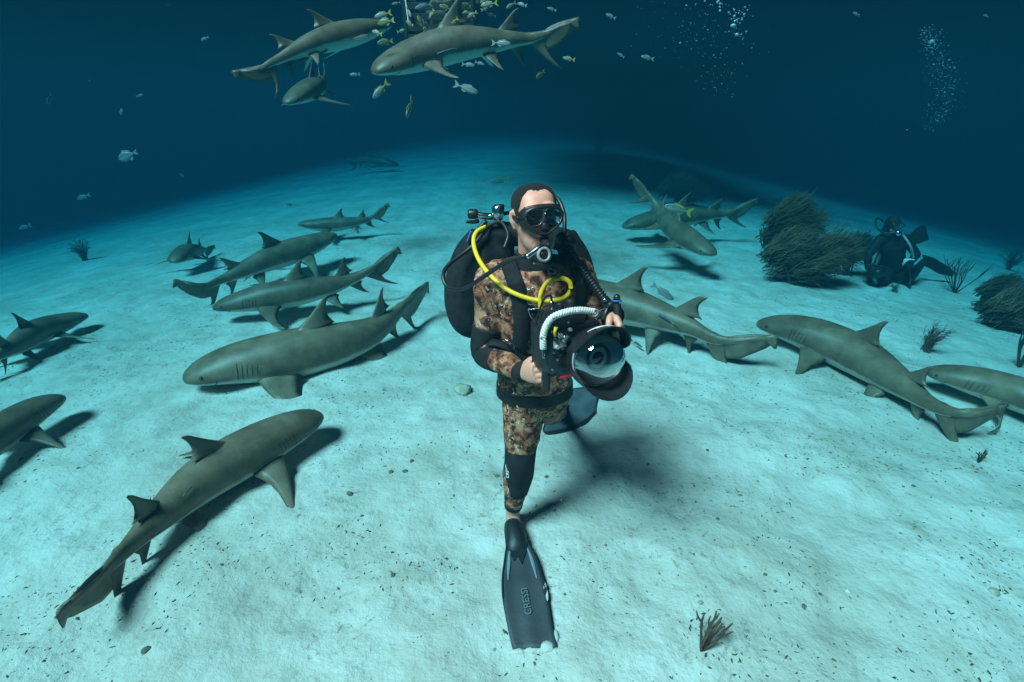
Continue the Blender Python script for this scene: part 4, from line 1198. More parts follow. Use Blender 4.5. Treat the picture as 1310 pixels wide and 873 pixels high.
def fish_body(depth, width, peak=.38):
    S = np.linspace(0.002, 1, 22)
    prof = [(0, .0), (.02, .22), (.08, .52), (.2, .86), (peak, 1.0), (.6, .82), (.78, .48), (.9, .24), (1.0, .17)]
    k = interp(S, prof)
    A = np.linspace(0, 2 * math.pi, 14, endpoint=False)
    return loft([np.stack([np.full(14, -.42 + .84 * s), width * q * np.cos(A), depth * q * np.sin(A)], 1) for s, q in zip(S, k)])
def flat_fin(poly, t=.006):
    """a thin fin of real thickness in the fish's middle plane; poly of (along, up)"""
    n = len(poly)
    V = [(x, t, z) for x, z in poly] + [(x, -t, z) for x, z in poly]
    c = (sum(p[0] for p in poly) / n, sum(p[1] for p in poly) / n)
    return V, [tuple(range(n)), tuple(range(2 * n - 1, n - 1, -1))] + [(i, (i + 1) % n, n + (i + 1) % n, n + i) for i in range(n)]
def tail_shape(h): return [(.40, .035), (.50, h * .75), (.62, h), (.555, h * .42), (.53, 0), (.555, -h * .42), (.62, -h), (.50, -h * .75), (.40, -.035)]
EYEM = {}
def fish_kind(depth, width, tailh, bm_, fm_, dm_):
    b = mesh('body', fish_body(depth, width), bm_)
    t = mesh('tail_fin', flat_fin(tail_shape(tailh)), fm_, smooth=False)
    d = mesh('dorsal_fin', flat_fin([(-.16, depth * .9), (-.08, depth * 1.42), (.08, depth * 1.25), (.24, depth * .95), (.3, depth * .55), (.1, depth * .7)]), dm_, smooth=False)
    v = mesh('anal_fin', flat_fin([(.05, -depth * .85), (.14, -depth * 1.3), (.26, -depth * .85), (.28, -depth * .5), (.1, -depth * .7)]), dm_, smooth=False)
    e = mesh('eye', ball((0, 0, 0), .020, 8, 6), EYE)
    return dict(parts=[('body', b), ('tail_fin', t), ('dorsal_fin', d), ('anal_fin', v)], eye=e, ey=(-.33, width * .55, depth * .12))
KINDS = dict(yt=fish_kind(.135, .062, .17, F_YT, YFIN, YFIN), sil=fish_kind(.125, .055, .15, F_SIL, GFIN, GFIN),
             olv=fish_kind(.165, .065, .15, F_OLV, YFIN, GFIN), deep=fish_kind(.20, .06, .12, F_SIL, GFIN, GFIN),
             rem=fish_kind(.055, .052, .075, F_REM, DFIN, DFIN))
def fish(kind, a, b, label, cat='fish', group=None, name='reef_fish', upv=(0, 0, 1), detail=True):
    """a: nose, b: tail, both points in the place"""
    a, b = Vector(a), Vector(b)
    L = (b - a).length / 1.04
    x = (b - a).normalized(); u = Vector(upv); u = (u - x * u.dot(x)).normalized(); y = u.cross(x)
    R = Matrix(((x.x, y.x, u.x), (x.y, y.y, u.y), (x.z, y.z, u.z))).to_4x4()
    root = empty(name, (0, 0, 0), label, cat, group)
    root.matrix_basis = Matrix.Translation(a + x * L * .42) @ R @ Matrix.Scale(L, 4)
    K = KINDS[kind]
    for nm, me in K['parts']:
        o = bpy.data.objects.new(nm, me); COL.objects.link(o); o.parent = root
    if detail:
        for sg in (1, -1):
            o = bpy.data.objects.new('eye', K['eye']); COL.objects.link(o); o.parent = root
            o.location = (K['ey'][0], K['ey'][1] * sg, K['ey'][2])
    return root
def fpx(kind, hx, hy, tx, ty, Y, label, dy=0.0, **k):
    return fish(kind, P(hx, hy, Y), P(tx, ty, Y + dy), label, **k)

# single fish that can be told apart
fpx('yt', 477, 126, 497, 104, 4.6, 'small pale fish with yellow tail diving just below the top centre shark', .05)
fpx('yt', 520, 151, 528, 126, 4.6, 'lowest fish of the upper group, pale with a raised yellow tail', .1)
fpx('sil', 612, 119, 580, 107, 4.4, 'white forked-tail fish gliding right under the top centre shark')
fpx('sil', 654, 56, 628, 55, 4.9, 'pale silver fish in front of the top centre shark near its tail', .02)
fpx('yt', 720, 74, 736, 77, 4.9, 'small silver fish just below the tail of the top centre shark')
fpx('olv', 686, 100, 697, 91, 4.7, 'olive and yellow fish hanging alone right of the top centre shark', .06)
fpx('sil', 608, 84, 590, 82, 5.0, 'small silver fish close under the belly of the top centre shark')
fpx('sil', 620, 83, 607, 79, 4.9, 'yellowish small fish under the pectoral fin of the top centre shark')
fpx('deep', 152, 204, 176, 194, 6.2, 'lone oval fish in the blue water at upper left')
fpx('yt', 850, 263, 886, 273, 6.0, 'pale fish with yellow tail swimming over the back of the camera-facing shark')
fpx('yt', 627, 233, 653, 229, 11.0, 'small yellow-tailed fish over the sand above the diver\'s head', .1)
fpx('yt', 365, 261, 378, 263, 11.5, 'tiny yellowish fish over the sand behind the small left shark')
fpx('sil', 61, 134, 66, 119, 7.5, 'small fish hanging head down in the far left blue water', .1)
fpx('sil', 157, 141, 153, 145, 8, 'speck-like silver fish below the bright speck at upper left', .15)
fpx('sil', 183, 121, 174, 124, 8.0, 'bright speck-like fish in the blue water at upper left')
fpx('sil', 235, 226, 229, 222, 9.0, 'tiny fish just above the far sand at left')
fpx('sil', 98, 255, 116, 249, 9.0, 'faint long fish near the far left sand')
fpx('sil', 24, 293, 40, 288, 9.0, 'faint fish at the left edge over the sand')
fpx('sil', 257, 52, 267, 47, 7.5, 'faint small fish left of the upper left shark')
fpx('sil', 447, 96, 461, 95, 6.5, 'small faint fish between the two upper sharks')
fpx('sil', 820, 72, 837, 76, 6.5, 'small silver fish in the dark water right of the top centre shark')
fpx('sil', 790, 68, 799, 74, 6.5, 'tiny fish beside the small silver one in dark water at top')
fpx('sil', 1091, 16, 1100, 20, 7.0, 'tiny fish alone in dark water at upper right')
fpx('sil', 1258, 19, 1265, 22, 7.0, 'tiny fish near the upper right corner')
fpx('sil', 862, 384, 833, 363, 4.75, 'pale striped fish close over the sand behind the diver\'s shark', .1)
fpx('sil', 775, 18, 788, 24, 6.0, 'small pale fish at the top, right of the swarm')
fpx('sil', 700, 10, 712, 14, 6.0, 'small dim fish at the top edge above the shark tail')
# the swarm round the bait crate
SW = [(476, 23, 504, 15, 'yt', 5.0), (480, 31, 508, 25, 'olv', 4.95), (474, 39, 491, 45, 'yt', 4.9), (480, 56, 506, 52, 'olv', 5.1), (528, 12, 556, 4, 'sil', 5.2), (533, 18, 545, 40, 'olv', 5.2),
      (590, 4, 604, 9, 'olv', 5.4), (612, 8, 640, 3, 'yt', 5.5), (646, 12, 662, 2, 'yt', 5.5), (622, 17, 636, 22, 'sil', 5.6), (500, 6, 514, 3, 'sil', 5.3), (560, 6, 580, 14, 'olv', 5.25),
      (548, 26, 556, 10, 'yt', 5.15), (566, 22, 590, 16, 'olv', 5.2), (572, 34, 588, 22, 'yt', 5.15), (596, 24, 612, 14, 'olv', 5.3), (518, 26, 530, 34, 'olv', 5.1), (540, 44, 552, 36, 'olv', 5.1), (584, 40, 604, 34, 'olv', 5.3),
      (660, 4, 676, 8, 'sil', 5.7), (570, 2, 590, -6, 'yt', 5.3), (520, 0, 540, -8, 'olv', 5.3)]
for _ in range(16):
    x_, y_ = rnd.uniform(520, 640), rnd.uniform(-4, 46); a_ = rnd.uniform(-.6, 1.2); l_ = rnd.uniform(14, 22); sg_ = rnd.choice((-1, 1))
    SW.append((x_, y_, x_ + sg_ * l_ * math.cos(a_), y_ - l_ * math.sin(a_), rnd.choice(('olv', 'olv', 'olv', 'yt')), rnd.uniform(5.5, 5.9)))
for hx, hy, tx, ty, kd, Y in SW:
    kd_ = {'yt': 'pale yellow-tailed fish', 'sil': 'silver fish', 'olv': 'olive yellow-tailed fish'}[kd]
    wh_ = 'left of the hanging bait crate' if hx < 515 else 'swarming around the dark hanging bait crate' if hx < 600 else 'over the back of the top centre shark'
    fpx(kd, hx + .1 * (tx - hx), hy + .1 * (ty - hy), tx - .1 * (tx - hx), ty - .1 * (ty - hy), Y + (.3 if 512 < hx < 610 else 0), 'small ' + kd_ + ' ' + wh_, rnd.uniform(-.06, .06), group='fish swarm round the bait crate')

# ------------------------------------------------------------------ suckerfish clinging to sharks
def cling(key, hx, hy, tx, ty, label, off=.012):
    root, body, C, s, u, L = SHARKS[key]
    me = body.data
    tr = BVHTree.FromPolygons([root.location + v.co for v in me.vertices], [tuple(p.vertices) for p in me.polygons])
    a, na_ = hit(tr, hx, hy, off); b, nb_ = hit(tr, tx, ty, off)
    if a is None or b is None:
        return
    fish('rem', a, b, label, 'suckerfish', 'suckerfish on the sharks', 'suckerfish', upv=tuple((na_ + nb_) * .5 + Vector((0, 0, .3))))
cling('front', 246, 622, 229, 640, 'slim suckerfish on the upper flank of the nearest shark')
cling('front', 268, 642, 246, 660, 'suckerfish low on the belly side of the nearest shark, near its pelvic fin', .02)
cling('right', 1064, 478, 1092, 490, 'suckerfish along the belly of the large shark at right')
cling('top_mid', 584, 62, 552, 70, 'dark suckerfish above the pectoral fin of the top centre shark')
cling('top_left', 420, 62, 388, 76, 'dark suckerfish under the upper left shark, nearer its head')
cling('top_left', 392, 72, 368, 86, 'dark suckerfish under the upper left shark, nearer its tail')
cling('behind', 842, 402, 868, 418, 'thin suckerfish on the flank of the shark behind the diver', .012)
fish('rem', G(394, 568, .05), G(378, 580, .05), 'pale suckerfish under the head of the nearest shark', 'suckerfish', 'suckerfish on the sharks', 'suckerfish')
fish('rem', G(382, 462, .05), G(352, 474, .05), 'suckerfish under the belly of the large shark left of the diver', 'suckerfish', 'suckerfish on the sharks', 'suckerfish')
fish('rem', G(822, 445, .05), G(806, 434, .05), 'pale suckerfish over the sand right of the camera dome', 'suckerfish', 'suckerfish on the sharks', 'suckerfish')

# ------------------------------------------------------------------ bait crate hanging from a line
BL = plain('black_crate_plastic', (.012, .012, .012), .6, .4, 20, .2)
cc = P(566, 20, 6.2)
crate = empty('bait_crate', cc + Vector((0, 0, -.22)), 'black bait crate hanging from a white line amid the swarm of fish', 'crate')
cw, chh = .33, .24
for k in range(5):
    z = -chh + k * .09
    for (x, y, w, d) in ((0, -cw, cw * 2, .012), (0, cw, cw * 2, .012), (-cw, 0, .012, cw * 2), (cw, 0, .012, cw * 2)):
        obj('slat', box(tuple(cc + Vector((x, y, z))), (w, d, .062), .003, 1), BL, crate, smooth=False)
for sx in (-1, 1):
    for sy in (-1, 1):
        obj('corner_post', box(tuple(cc + Vector((sx * cw, sy * cw, -.02))), (.03, .03, .44), .004, 1), BL, crate, smooth=False)
obj('bottom', box(tuple(cc + Vector((0, 0, -chh - .02))), (cw * 2, cw * 2, .014)), BL, crate, smooth=False)
obj('bait', remesh([ball(cc + Vector((rnd.uniform(-.15, .15), rnd.uniform(-.15, .15), rnd.uniform(-.16, .1))), rnd.uniform(.06, .1), 10, 7) for _ in range(12)], .015, 2), BL, crate)
bpy.data.objects['bait'].data.materials.append(plain('bait_flesh', (.07, .05, .04), .7, .4))
tag(obj('line', tube([P(523, 32, 5.2), P(519, 2, 5.25), P(516, -22, 5.3)], .006, 8), ROPE), 'thin white line hanging down beside the bait crate at the top', 'rope')
# ------------------------------------------------------------------ soft corals
SEA1 = plain('sea_plume_olive', (.075, .058, .028), .9, .6, 5, .3)
SEA2 = plain('sea_plume_brown', (.125, .076, .040), .9, .6, 5, .3)
ROD = plain('sea_rod_dark', (.050, .036, .024), .9, .3, 12, .3)
PUR = plain('sea_fan_mauve', (.12, .075, .060), .9, .3, 12, .3)
def strands(polys, n=3):
    """many thin tapering strands as one shape; polys: list of (points, radius)"""
    V, F = [], []
    for pts, r in polys:
        p = np.array(pts, float); k = len(p)
        t, s, u = frames(p)
        a = np.linspace(0, 2 * math.pi, n, endpoint=False)
        o = len(V)
        for i in range(k):
            q = r * (1 - .75 * i / (k - 1))
            for b in a: V.append(tuple(p[i] + s[i] * q * math.cos(b) + u[i] * q * math.sin(b)))
        for i in range(k - 1):
            for j in range(n):
                F.append((o + i * n + j, o + i * n + (j + 1) % n, o + (i + 1) * n + (j + 1) % n, o + (i + 1) * n + j))
    return V, F
def sea_plume(base, h, w, lean, label, mat, seed, nb=26, ns=26, cat='soft coral', group='sea plumes', fine=.004):
    """bushy gorgonian: stems fan out and bend with the surge, each feathered with side strands"""
    R = random.Random(seed)
    base = Vector(base)
    root = empty('sea_plume', base, label, cat, group)
    stems, plumes = [], []
    lean = Vector(lean)
    for i in range(nb):
        az = R.uniform(0, 2 * math.pi); rr = abs(R.gauss(.55, .3))
        hh = h * R.uniform(.55, 1.0) * (1 - .25 * min(rr, 1.4))
        tip = base + Vector((math.cos(az) * rr * w, math.sin(az) * rr * w * .7, hh)) + lean * R.uniform(.5, 1.2)
        m = base + Vector((math.cos(az) * rr * w * .45, math.sin(az) * rr * w * .3, hh * .62)) + lean * .1
        st = catmull([base + Vector((R.uniform(-.04, .04), R.uniform(-.04, .04), -.02)), m, tip], 12)
        stems.append((st, .011 * (h / 1.0) ** .5))
        for j in range(ns):
            t = R.uniform(.22, 1.0) * 11; k = int(min(10, t)); f = t - k
            p = Vector(st[k] * (1 - f) + st[k + 1] * f)
            d = Vector(st[k + 1] - st[k]).normalized()
            side = d.cross(Vector((R.uniform(-1, 1), R.uniform(-1, 1), R.uniform(-1, 1)))).normalized()
            ln = h * R.uniform(.12, .26)
            q = [p, p + (d * .5 + side * .65) * ln * .5, p + (d * .75 + side * .75) * ln + lean * ln * .9 / max(h, .3) + Vector((0, 0, -.12 * ln))]
            plumes.append((catmull(q, 5), fine * R.uniform(.8, 1.3)))
    o1 = obj('branches', strands(stems, 5), mat, root)
    o2 = obj('plumes', strands(plumes, 3), mat, root); tag(o2, kind='stuff')
    return root
def sea_rod(base, h, label, mat, seed, n=9, spread=.5, r=.012, group='sea rods', lean=(0, 0, 0), nside=6):
    """finger coral: forked round branches from one foot, every branch a part"""
    R = random.Random(seed); base = Vector(base)
    root = empty('sea_rod', base, label, 'soft coral', group)
    for i in range(n):
        az = R.uniform(0, 2 * math.pi); k = R.uniform(.2, 1.0) * spread * h
        tip = base + Vector((math.cos(az) * k, math.sin(az) * k, h * R.uniform(.7, 1.0))) + Vector(lean) * R.uniform(.7, 1.2)
        m = base + Vector((math.cos(az) * k * .6, math.sin(az) * k * .6, h * .38)) + Vector(lean) * .4
        b_ = obj('branch', tube([base + Vector((0, 0, -.01)), m, lerp(m, tip, .55) + Vector((R.uniform(-.06, .06) * h, 0, 0)), tip], [r, r * .9, r * .8, r * .55], nside, 14), mat, root)
        for q in range(R.choice((1, 2, 2))):
            p0 = lerp(m, tip, R.uniform(.0, .45))
            t2 = p0 + Vector((R.uniform(-.35, .35) * h * spread * 1.6, R.uniform(-.25, .25) * h * spread, h * R.uniform(.22, .42))) + Vector(lean) * .3
            obj('twig', tube([p0, lerp(p0, t2, .5) + Vector((R.uniform(-.05, .05) * h, 0, .02 * h)), t2], [r * .75, r * .65, r * .4], nside, 9), mat, b_)
    return root
def sea_bush(base, lobes, label, mat, seed, n=1500, flow=(.75, -.1, .42), fine=.0075, ln=.36):
    """dense mop-like gorgonian: long soft strands streaming out of a few stems; lobes: (px, py, half width px, half height px)"""
    R = random.Random(seed)
    base = Vector(base); Y = base.y
    root = empty('sea_plume', base, label, 'soft coral', 'sea plumes')
    dep = base.y * math.cos(PITCH) + (CAM_H - base.z) * math.sin(PITCH)
    stems, out = [], []
    fl = Vector(flow).normalized()
    for (px, py, hw, hh) in lobes:
        c = P(px, py, Y); rx, rz = hw / FPX * dep, hh / FPX * dep
        for k in range(7):
            q = c + Vector((R.uniform(-.6, .6) * rx, R.uniform(-.4, .4) * rx, R.uniform(-.3, .7) * rz))
            stems.append((catmull([base + Vector((R.uniform(-.05, .05), R.uniform(-.05, .05), -.03)), lerp(base, q, .5) + Vector((0, 0, .05)), q], 9), .014))
        for i in range(n):
            while True:
                v = Vector((R.uniform(-1, 1), R.uniform(-1, 1), R.uniform(-1, 1)))
                if v.length < 1 and mnoise.noise(v * 2.4 + Vector((px, py, 0))) > -.06: break
            p = c + Vector((v.x * rx * .86, v.y * rx * .62, v.z * rz * .86))
            sw = Vector((v.x * .5, v.y * .7, v.z * .9))
            d = (fl + sw * .7 + Vector((R.gauss(0, .22), R.gauss(0, .22), R.gauss(0, .22)))).normalized()
            l_ = ln * R.uniform(.5, 1.15)
            bend = Vector((0, 0, R.uniform(-.28, .10))) * l_
            out.append(([p - d * l_ * .45, p - d * l_ * .1 - bend * .3, p + d * l_ * .25 - bend * .2, p + d * l_ * .55 + bend], fine * R.uniform(.7, 1.3)))
    obj('branches', strands(stems, 5), ROD, root)
    tag(obj('plumes', strands(out, 3), mat, root), kind='stuff')
    return root
sea_bush(G(1040, 366), [(1030, 335, 46, 33), (1062, 322, 30, 26), (1010, 318, 30, 26)], 'big bushy brown sea plume, widest of the clump left of the far diver', SEA2, 1, 620)
sea_bush(G(1008, 358), [(1010, 275, 24, 22), (1030, 288, 22, 18), (1006, 296, 24, 20)], 'tall olive sea plume rising at the left of the bushy clump', SEA1, 2, 480)
sea_bush(G(1082, 352), [(1082, 322, 22, 20), (1094, 316, 12, 12)], 'low olive sea plume at the right end of the bushy clump', SEA1, 3, 420)
sea_bush(G(868, 264), [(866, 238, 22, 18), (884, 248, 18, 12)], 'dark sea plume behind the two crossing sharks', SEA1, 4, 460, fine=.010, ln=.42)
sea_bush(G(1296, 424), [(1300, 392, 32, 26), (1316, 402, 34, 26)], 'large brown sea plume at the right edge', SEA2, 5, 620, fine=.0065)
sea_bush(G(1276, 402), [(1272, 368, 15, 14), (1288, 362, 13, 8), (1270, 384, 13, 14)], 'curled sea plume above the large one at the right edge', SEA1, 15, 320, fine=.006, ln=.24)
sea_plume(G(1184, 450), .30, .16, (.07, 0, 0), 'small mauve feathery coral on the sand below the far diver', PUR, 6, 22, 16, fine=.0025)
sea_plume(G(1232, 285), .62, .4, (0, 0, 0), 'hazy sea plume on the dim slope above the far diver', SEA1, 7, 20, 20)
sea_plume(G(1203, 272), .45, .3, (0, 0, 0), 'small hazy coral left of another on the dim right slope', SEA1, 8, 16, 16)
sea_plume(G(1290, 345), .5, .35, (0, 0, 0), 'dim coral low on the slope at the far right edge', SEA1, 16, 16, 18)
sea_plume(G(110, 333), .45, .28, (0, 0, 0), 'dark little coral on the far left sand', SEA1, 9, 16, 18)
sea_plume(G(766, 198), 1.1, .6, (.1, 0, 0), 'dark coral far off on the shaded sand behind the diver', SEA1, 10, 22, 20)
sea_plume(G(1092, 238), .45, .3, (0, 0, 0), 'small dark lump of coral far off at right', SEA1, 11, 14, 14)
sea_plume(G(1150, 248), .5, .3, (0, 0, 0), 'faint coral far off on the right slope, below the bubbles', SEA1, 17, 14, 14)
sea_plume(G(1113, 362), .20, .11, (0, 0, 0), 'small rusty coral in front of the far diver\'s camera', PUR, 12, 16, 16, fine=.003)
sea_plume(G(1144, 374), .16, .09, (0, 0, 0), 'tiny coral at the far diver\'s knees', SEA1, 13, 12, 12, fine=.003)
sea_rod(G(976, 318), .42, 'thin twiggy sea rod left of the bushy coral clump', ROD, 1, 8, .32, .010)
sea_rod(G(1222, 375), .50, 'spindly bare sea rod right of the far diver\'s fin', ROD, 2, 11, .55, .006)
sea_rod(G(1303, 470), .35, 'dark twig coral at the right edge above the cut-off shark', ROD, 3, 6, .35, .009)
sea_rod(G(1251, 592), .085, 'small dark twig on the sand under the large right shark', ROD, 4, 5, .7, .004)
sea_rod(G(897, 832), .13, 'brown finger coral in the lower right foreground', plain('finger_coral', (.075, .045, .028), .85, .35, 30, .3), 5, 7, .55, .0055, lean=(.045, .03, 0), nside=9)

# ------------------------------------------------------------------ stones, shells and rubble on the sand
STN = plain('reef_stone', (.17, .155, .115), .95, .45, 14, .8, 45)
SHL = plain('pale_shell', (.42, .39, .30), .8, .35, 22, .6, 60)
def stone(px, py, r, label, mat, seed, flat=.55, name='stone', cat='stone', group='stones on the sand'):
    bm = bmesh.new(); bmesh.ops.create_icosphere(bm, subdivisions=3, radius=1)
    off = Vector((seed * 3.1, seed, seed * 1.7))
    R = random.Random(seed); sc_ = (R.uniform(.8, 1.35), R.uniform(.7, 1.0), flat)
    for v in bm.verts:
        k = 1 + .38 * mnoise.noise(v.co * 1.3 + off) + .16 * mnoise.noise(v.co * 3.5 + off)
        v.co = Vector((v.co.x * sc_[0], v.co.y * sc_[1], v.co.z * sc_[2])) * k * r
    me = bpy.data.meshes.new(name); bm.to_mesh(me); bm.free(); me.shade_smooth(); me.materials.append(mat)
    o = obj(name, me, None); o.location = G(px, py, r * flat * .35); o.rotation_euler = (0, 0, R.uniform(0, 6))
    return tag(o, label, cat, group)
stone(592, 499, .070, 'rough pale conch-like shell lying on the sand left of the diver', SHL, 3, .6, 'shell', 'shell', 'shells on the sand')
stone(447, 632, .020, 'dark brown stone between the nearest shark and the diver', STN, 4)
stone(500, 604, .015, 'small brown stone, left one of a pair left of the diver\'s knee', STN, 5)
stone(518, 603, .014, 'small brown stone, right one of a pair left of the diver\'s knee', STN, 6)
stone(527, 590, .015, 'small pale brown stone just above a pair of stones', STN, 7)
stone(463, 660, .009, 'tiny dark pebble below the dark brown stone', STN, 8)
stone(636, 609, .012, 'small olive stone beside the diver\'s knee', STN, 9)
stone(699, 610, .011, 'small flat stone right of the diver\'s shin', STN, 10)
stone(760, 610, .008, 'pebble on the shadowed sand right of the diver', STN, 11)
stone(186, 832, .016, 'dark lump of weed at the bottom left', STN, 12)
stone(1272, 757, .022, 'brown and white shell fragment at the lower right edge', SHL, 13, .6, 'shell', 'shell', 'shells on the sand')
stone(979, 735, .009, 'dark pebble in the middle of the lower right sand', STN, 14)
stone(1028, 776, .011, 'dark pebble low in the lower right sand', STN, 15)
stone(1169, 622, .011, 'dark pebble right, below the large right shark', STN, 16)
stone(918, 664, .009, 'olive pebble right of the diver in open sand', STN, 17)
stone(905, 576, .010, 'olive pebble under the tail of the shark behind the diver', STN, 18)
stone(896, 771, .010, 'pale shell chip left of the finger coral', SHL, 19, .6, 'shell', 'shell', 'shells on the sand')
stone(502, 736, .010, 'brown pebble left of the grey fin', STN, 20)
stone(1085, 757, .012, 'white shell chip in the lower right sand', plain('white_shell', (.7, .68, .62), .7), 21, .5, 'shell', 'shell', 'shells on the sand')

def rubble(name, n, region, size, mat, clump, seed, chip):
    """bits of shell, weed and coral too small to pick apart, lying in drifts"""
    R = np.random.RandomState(seed)
    V, F = [], []
    (x0, x1, y0, y1) = region
    made = 0
    while made < n:
        X, Y = R.uniform(x0, x1), y0 + (y1 - y0) * R.rand() ** 1.4
        if vn(X * clump + 17, Y * clump + 5, 5) * .65 + vn(X * clump * 3.3, Y * clump * 3.3, 4) * .35 < R.uniform(.47, .62): continue
        s = min(size * 2.4, size * R.lognormal(0, .5))
        z = float(gz(X, Y))
        a = R.uniform(0, 6.28); el = R.uniform(.25, 1.0) if chip else R.uniform(.10, .5)
        c, d = math.cos(a), math.sin(a)
        o = len(V)
        base = [(s, 0), (.35 * s * R.uniform(.5, 1.3), s * el), (-s * R.uniform(.6, 1.0), s * el * R.uniform(-.4, .6)), (-.1 * s, -s * el)]
        for bx, by in base: V.append((X + c * bx - d * by, Y + d * bx + c * by, z - s * .1 + R.uniform(0, .12) * s))
        V.append((X + R.uniform(-.2, .2) * s, Y + R.uniform(-.2, .2) * s, z + s * R.uniform(.2, .45)))
        F += [(o, o + 1, o + 4), (o + 1, o + 2, o + 4), (o + 2, o + 3, o + 4), (o + 3, o, o + 4)]
        made += 1
    o = obj(name, (V, F), mat, smooth=False)
    return tag(o, kind='stuff')
WEED = plain('olive_weed', (.075, .062, .032), .95, .4, 30, 0)
tag(rubble('weed_flecks', 34000, (-6, 6.5, .5, 11), .0066, WEED, 2.3, 5, False), 'brown weed flecks and rubble scattered in drifts over the sand', 'rubble')
tag(rubble('dark_rubble', 5000, (-6, 6.5, .5, 11), .0056, STN, 1.1, 6, True), 'small dark coral rubble scattered over the sand', 'rubble')
tag(rubble('shell_grit', 2200, (-5, 5.5, .5, 9), .0055, SHL, 1.3, 8, True), 'pale broken shell grit scattered over the sand', 'rubble')
# ------------------------------------------------------------------ second diver, kneeling far off at right
Y2 = 6.75
Q = lambda x, y, d=0.0: P(x, y, Y2 + d)
B2 = dict(head=Q(1142, 288), neck=Q(1142, 301), chest=Q(1142, 314), pel=Q(1143, 345, .05), rs=Q(1126, 307), re=Q(1111, 327, -.05), rh=Q(1110, 342, -.22),
          ls=Q(1158, 307), le=Q(1173, 326, -.02), lh=Q(1160, 340, -.26), rk=Q(1130, 358, -.25), rf=Q(1138, 357, .25), lk=Q(1160, 360, -.12), lf=Q(1182, 334, .3))
d2 = empty('person', G(1145, 362), 'far diver all in black kneeling on the sand at right with a camera', 'person')
hc = B2['head']
S2 = [ball(hc, (.078, .095, .115), 16, 11), ball(hc + Vector((0, -.095, -.01)), (.015, .02, .02), 8, 6), tube([B2['neck'] + Vector((0, 0, -.05)), hc], [.06, .055], 12),
      tube([B2['pel'] + Vector((0, 0, -.08)), B2['pel'], lerp(B2['pel'], B2['chest'], .5), B2['chest'], B2['neck']], [(.11, .10), (.14, .11), (.125, .105), (.155, .12), (.07, .07)], 20, 30, up=(0, 1, 0))]
for a, b, c in (('rs', 're', 'rh'), ('ls', 'le', 'lh')):
    S2.append(tube([lerp(B2['chest'], B2[a], .5) + Vector((0, 0, .05)), B2[a], B2[b]], [.07, .068, .05], 12, 16, up=(0, 1, 0)))
    S2.append(tube([B2[b], lerp(B2[b], B2[c], .5), B2[c]], [.05, .046, .034], 12, 14, up=(0, 1, .2)))
    w = B2[c]
    S2.append(ball(w, (.035, .045, .04), 10, 8))
    for f in range(4):
        q = w + Vector((-.03 + .02 * f, -.03, .01))
        S2.append(tube([q, q + Vector((0, -.04, -.01)), q + Vector((.0, -.05, -.04)), q + Vector((0, -.02, -.05))], .009, 8, 10))
    S2.append(tube([w + Vector((.03, -.01, .02)), w + Vector((.04, -.04, .03)), w + Vector((.02, -.06, .02))], .010, 8, 8))
hip_r, hip_l = B2['pel'] + Vector((-.09, 0, -.03)), B2['pel'] + Vector((.09, 0, -.03))
for h, k, f in ((hip_r, B2['rk'], B2['rf']), (hip_l, B2['lk'], B2['lf'])):
    S2.append(tube([h, lerp(h, k, .5), k], [.10, .09, .065], 14, 16, up=(0, 1, .3)))
    S2.append(tube([k, lerp(k, f, .4), f], [.064, .06, .042], 12, 16, up=(0, 1, .3)))
me = remesh(S2, .011, 3); me.materials.append(NEO)
obj('body', me, None, d2)
obj('face', remesh([ball(hc + Vector((0, -.05, -.045)), (.058, .055, .055), 14, 9)], .008, 2), SKIN, d2).data.materials.append(SKIN)
hood = obj('hood', ball(hc + Vector((0, .012, .02)), (.086, .098, .108), 18, 11), NEO, d2)
mk = obj('dive_mask', loft([[(hc.x + x * 1.05, hc.y - .085 - k, hc.z + z * 1.0 + .01) for x, z in outline(.078 - j, .045 - j)] for k, j in ((0, 0), (.03, .004), (.036, .012), (.02, .014))], cap=False), RUB, d2)
ol = outline(.068, .036)
obj('lens', ([(hc.x + x, hc.y - .115, hc.z + z + .01) for x, z in ol], [tuple(range(len(ol)))]), LENS, mk, smooth=False)
g2 = empty('scuba_set', B2['chest'] + Vector((0, .15, -.2)), 'black scuba vest and tank worn by the far diver', 'scuba gear')
obj('tank', lathe([(.0001, -.34), (.07, -.32), (.085, -.28), (.085, .18), (.06, .26), (.02, .28), (.0001, .30)], 18, tuple(B2['chest'] + Vector((.06, .24, -.04))), 'z'), CHR, g2)
obj('vest', tube([B2['pel'] + Vector((0, .0, .05)), lerp(B2['pel'], B2['chest'], .6), B2['chest'] + Vector((0, 0, .02))], [(.145, .13), (.140, .13), (.160, .135)], 20, 14, up=(0, 1, 0)), CORD, g2)
obj('regulator', lathe([(.0001, -.02), (.035, -.018), (.04, 0), (.03, .04), (.0001, .05)], 16, tuple(hc + Vector((0, -.145, -.075)))), CHR, g2)
obj('regulator_hose', tube([hc + Vector((-.02, -.13, -.075)), hc + Vector((-.13, -.06, -.09)), hc + Vector((-.20, .03, -.01)), hc + Vector((-.12, .15, .06)), hc + Vector((.02, .2, -.0))], .012, 8, 30), RUB, g2)
obj('inflator_hose', tube([hc + Vector((.10, .1, -.02)), Q(1163, 312, -.14), Q(1168, 328, -.16), Q(1168, 342, -.12)], .016, 8, 24), GREYP, g2)
obj('first_stage', join(ball(hc + Vector((.12, .16, .03)), .035, 10, 7), ball(hc + Vector((.15, .14, -.01)), .03, 10, 7)), RUB, g2)
obj('pocket', box(tuple(Q(1162, 336, -.18)), (.12, .05, .10), .012), WHITE, g2)
tag(g2.children[-1], 'white pocket at the hip')
obj('console', tube([Q(1163, 345, -.15), Q(1165, 356, -.2), Q(1163, 366, -.25)], [.02, .022, .026], 10, 10), RUB, g2)
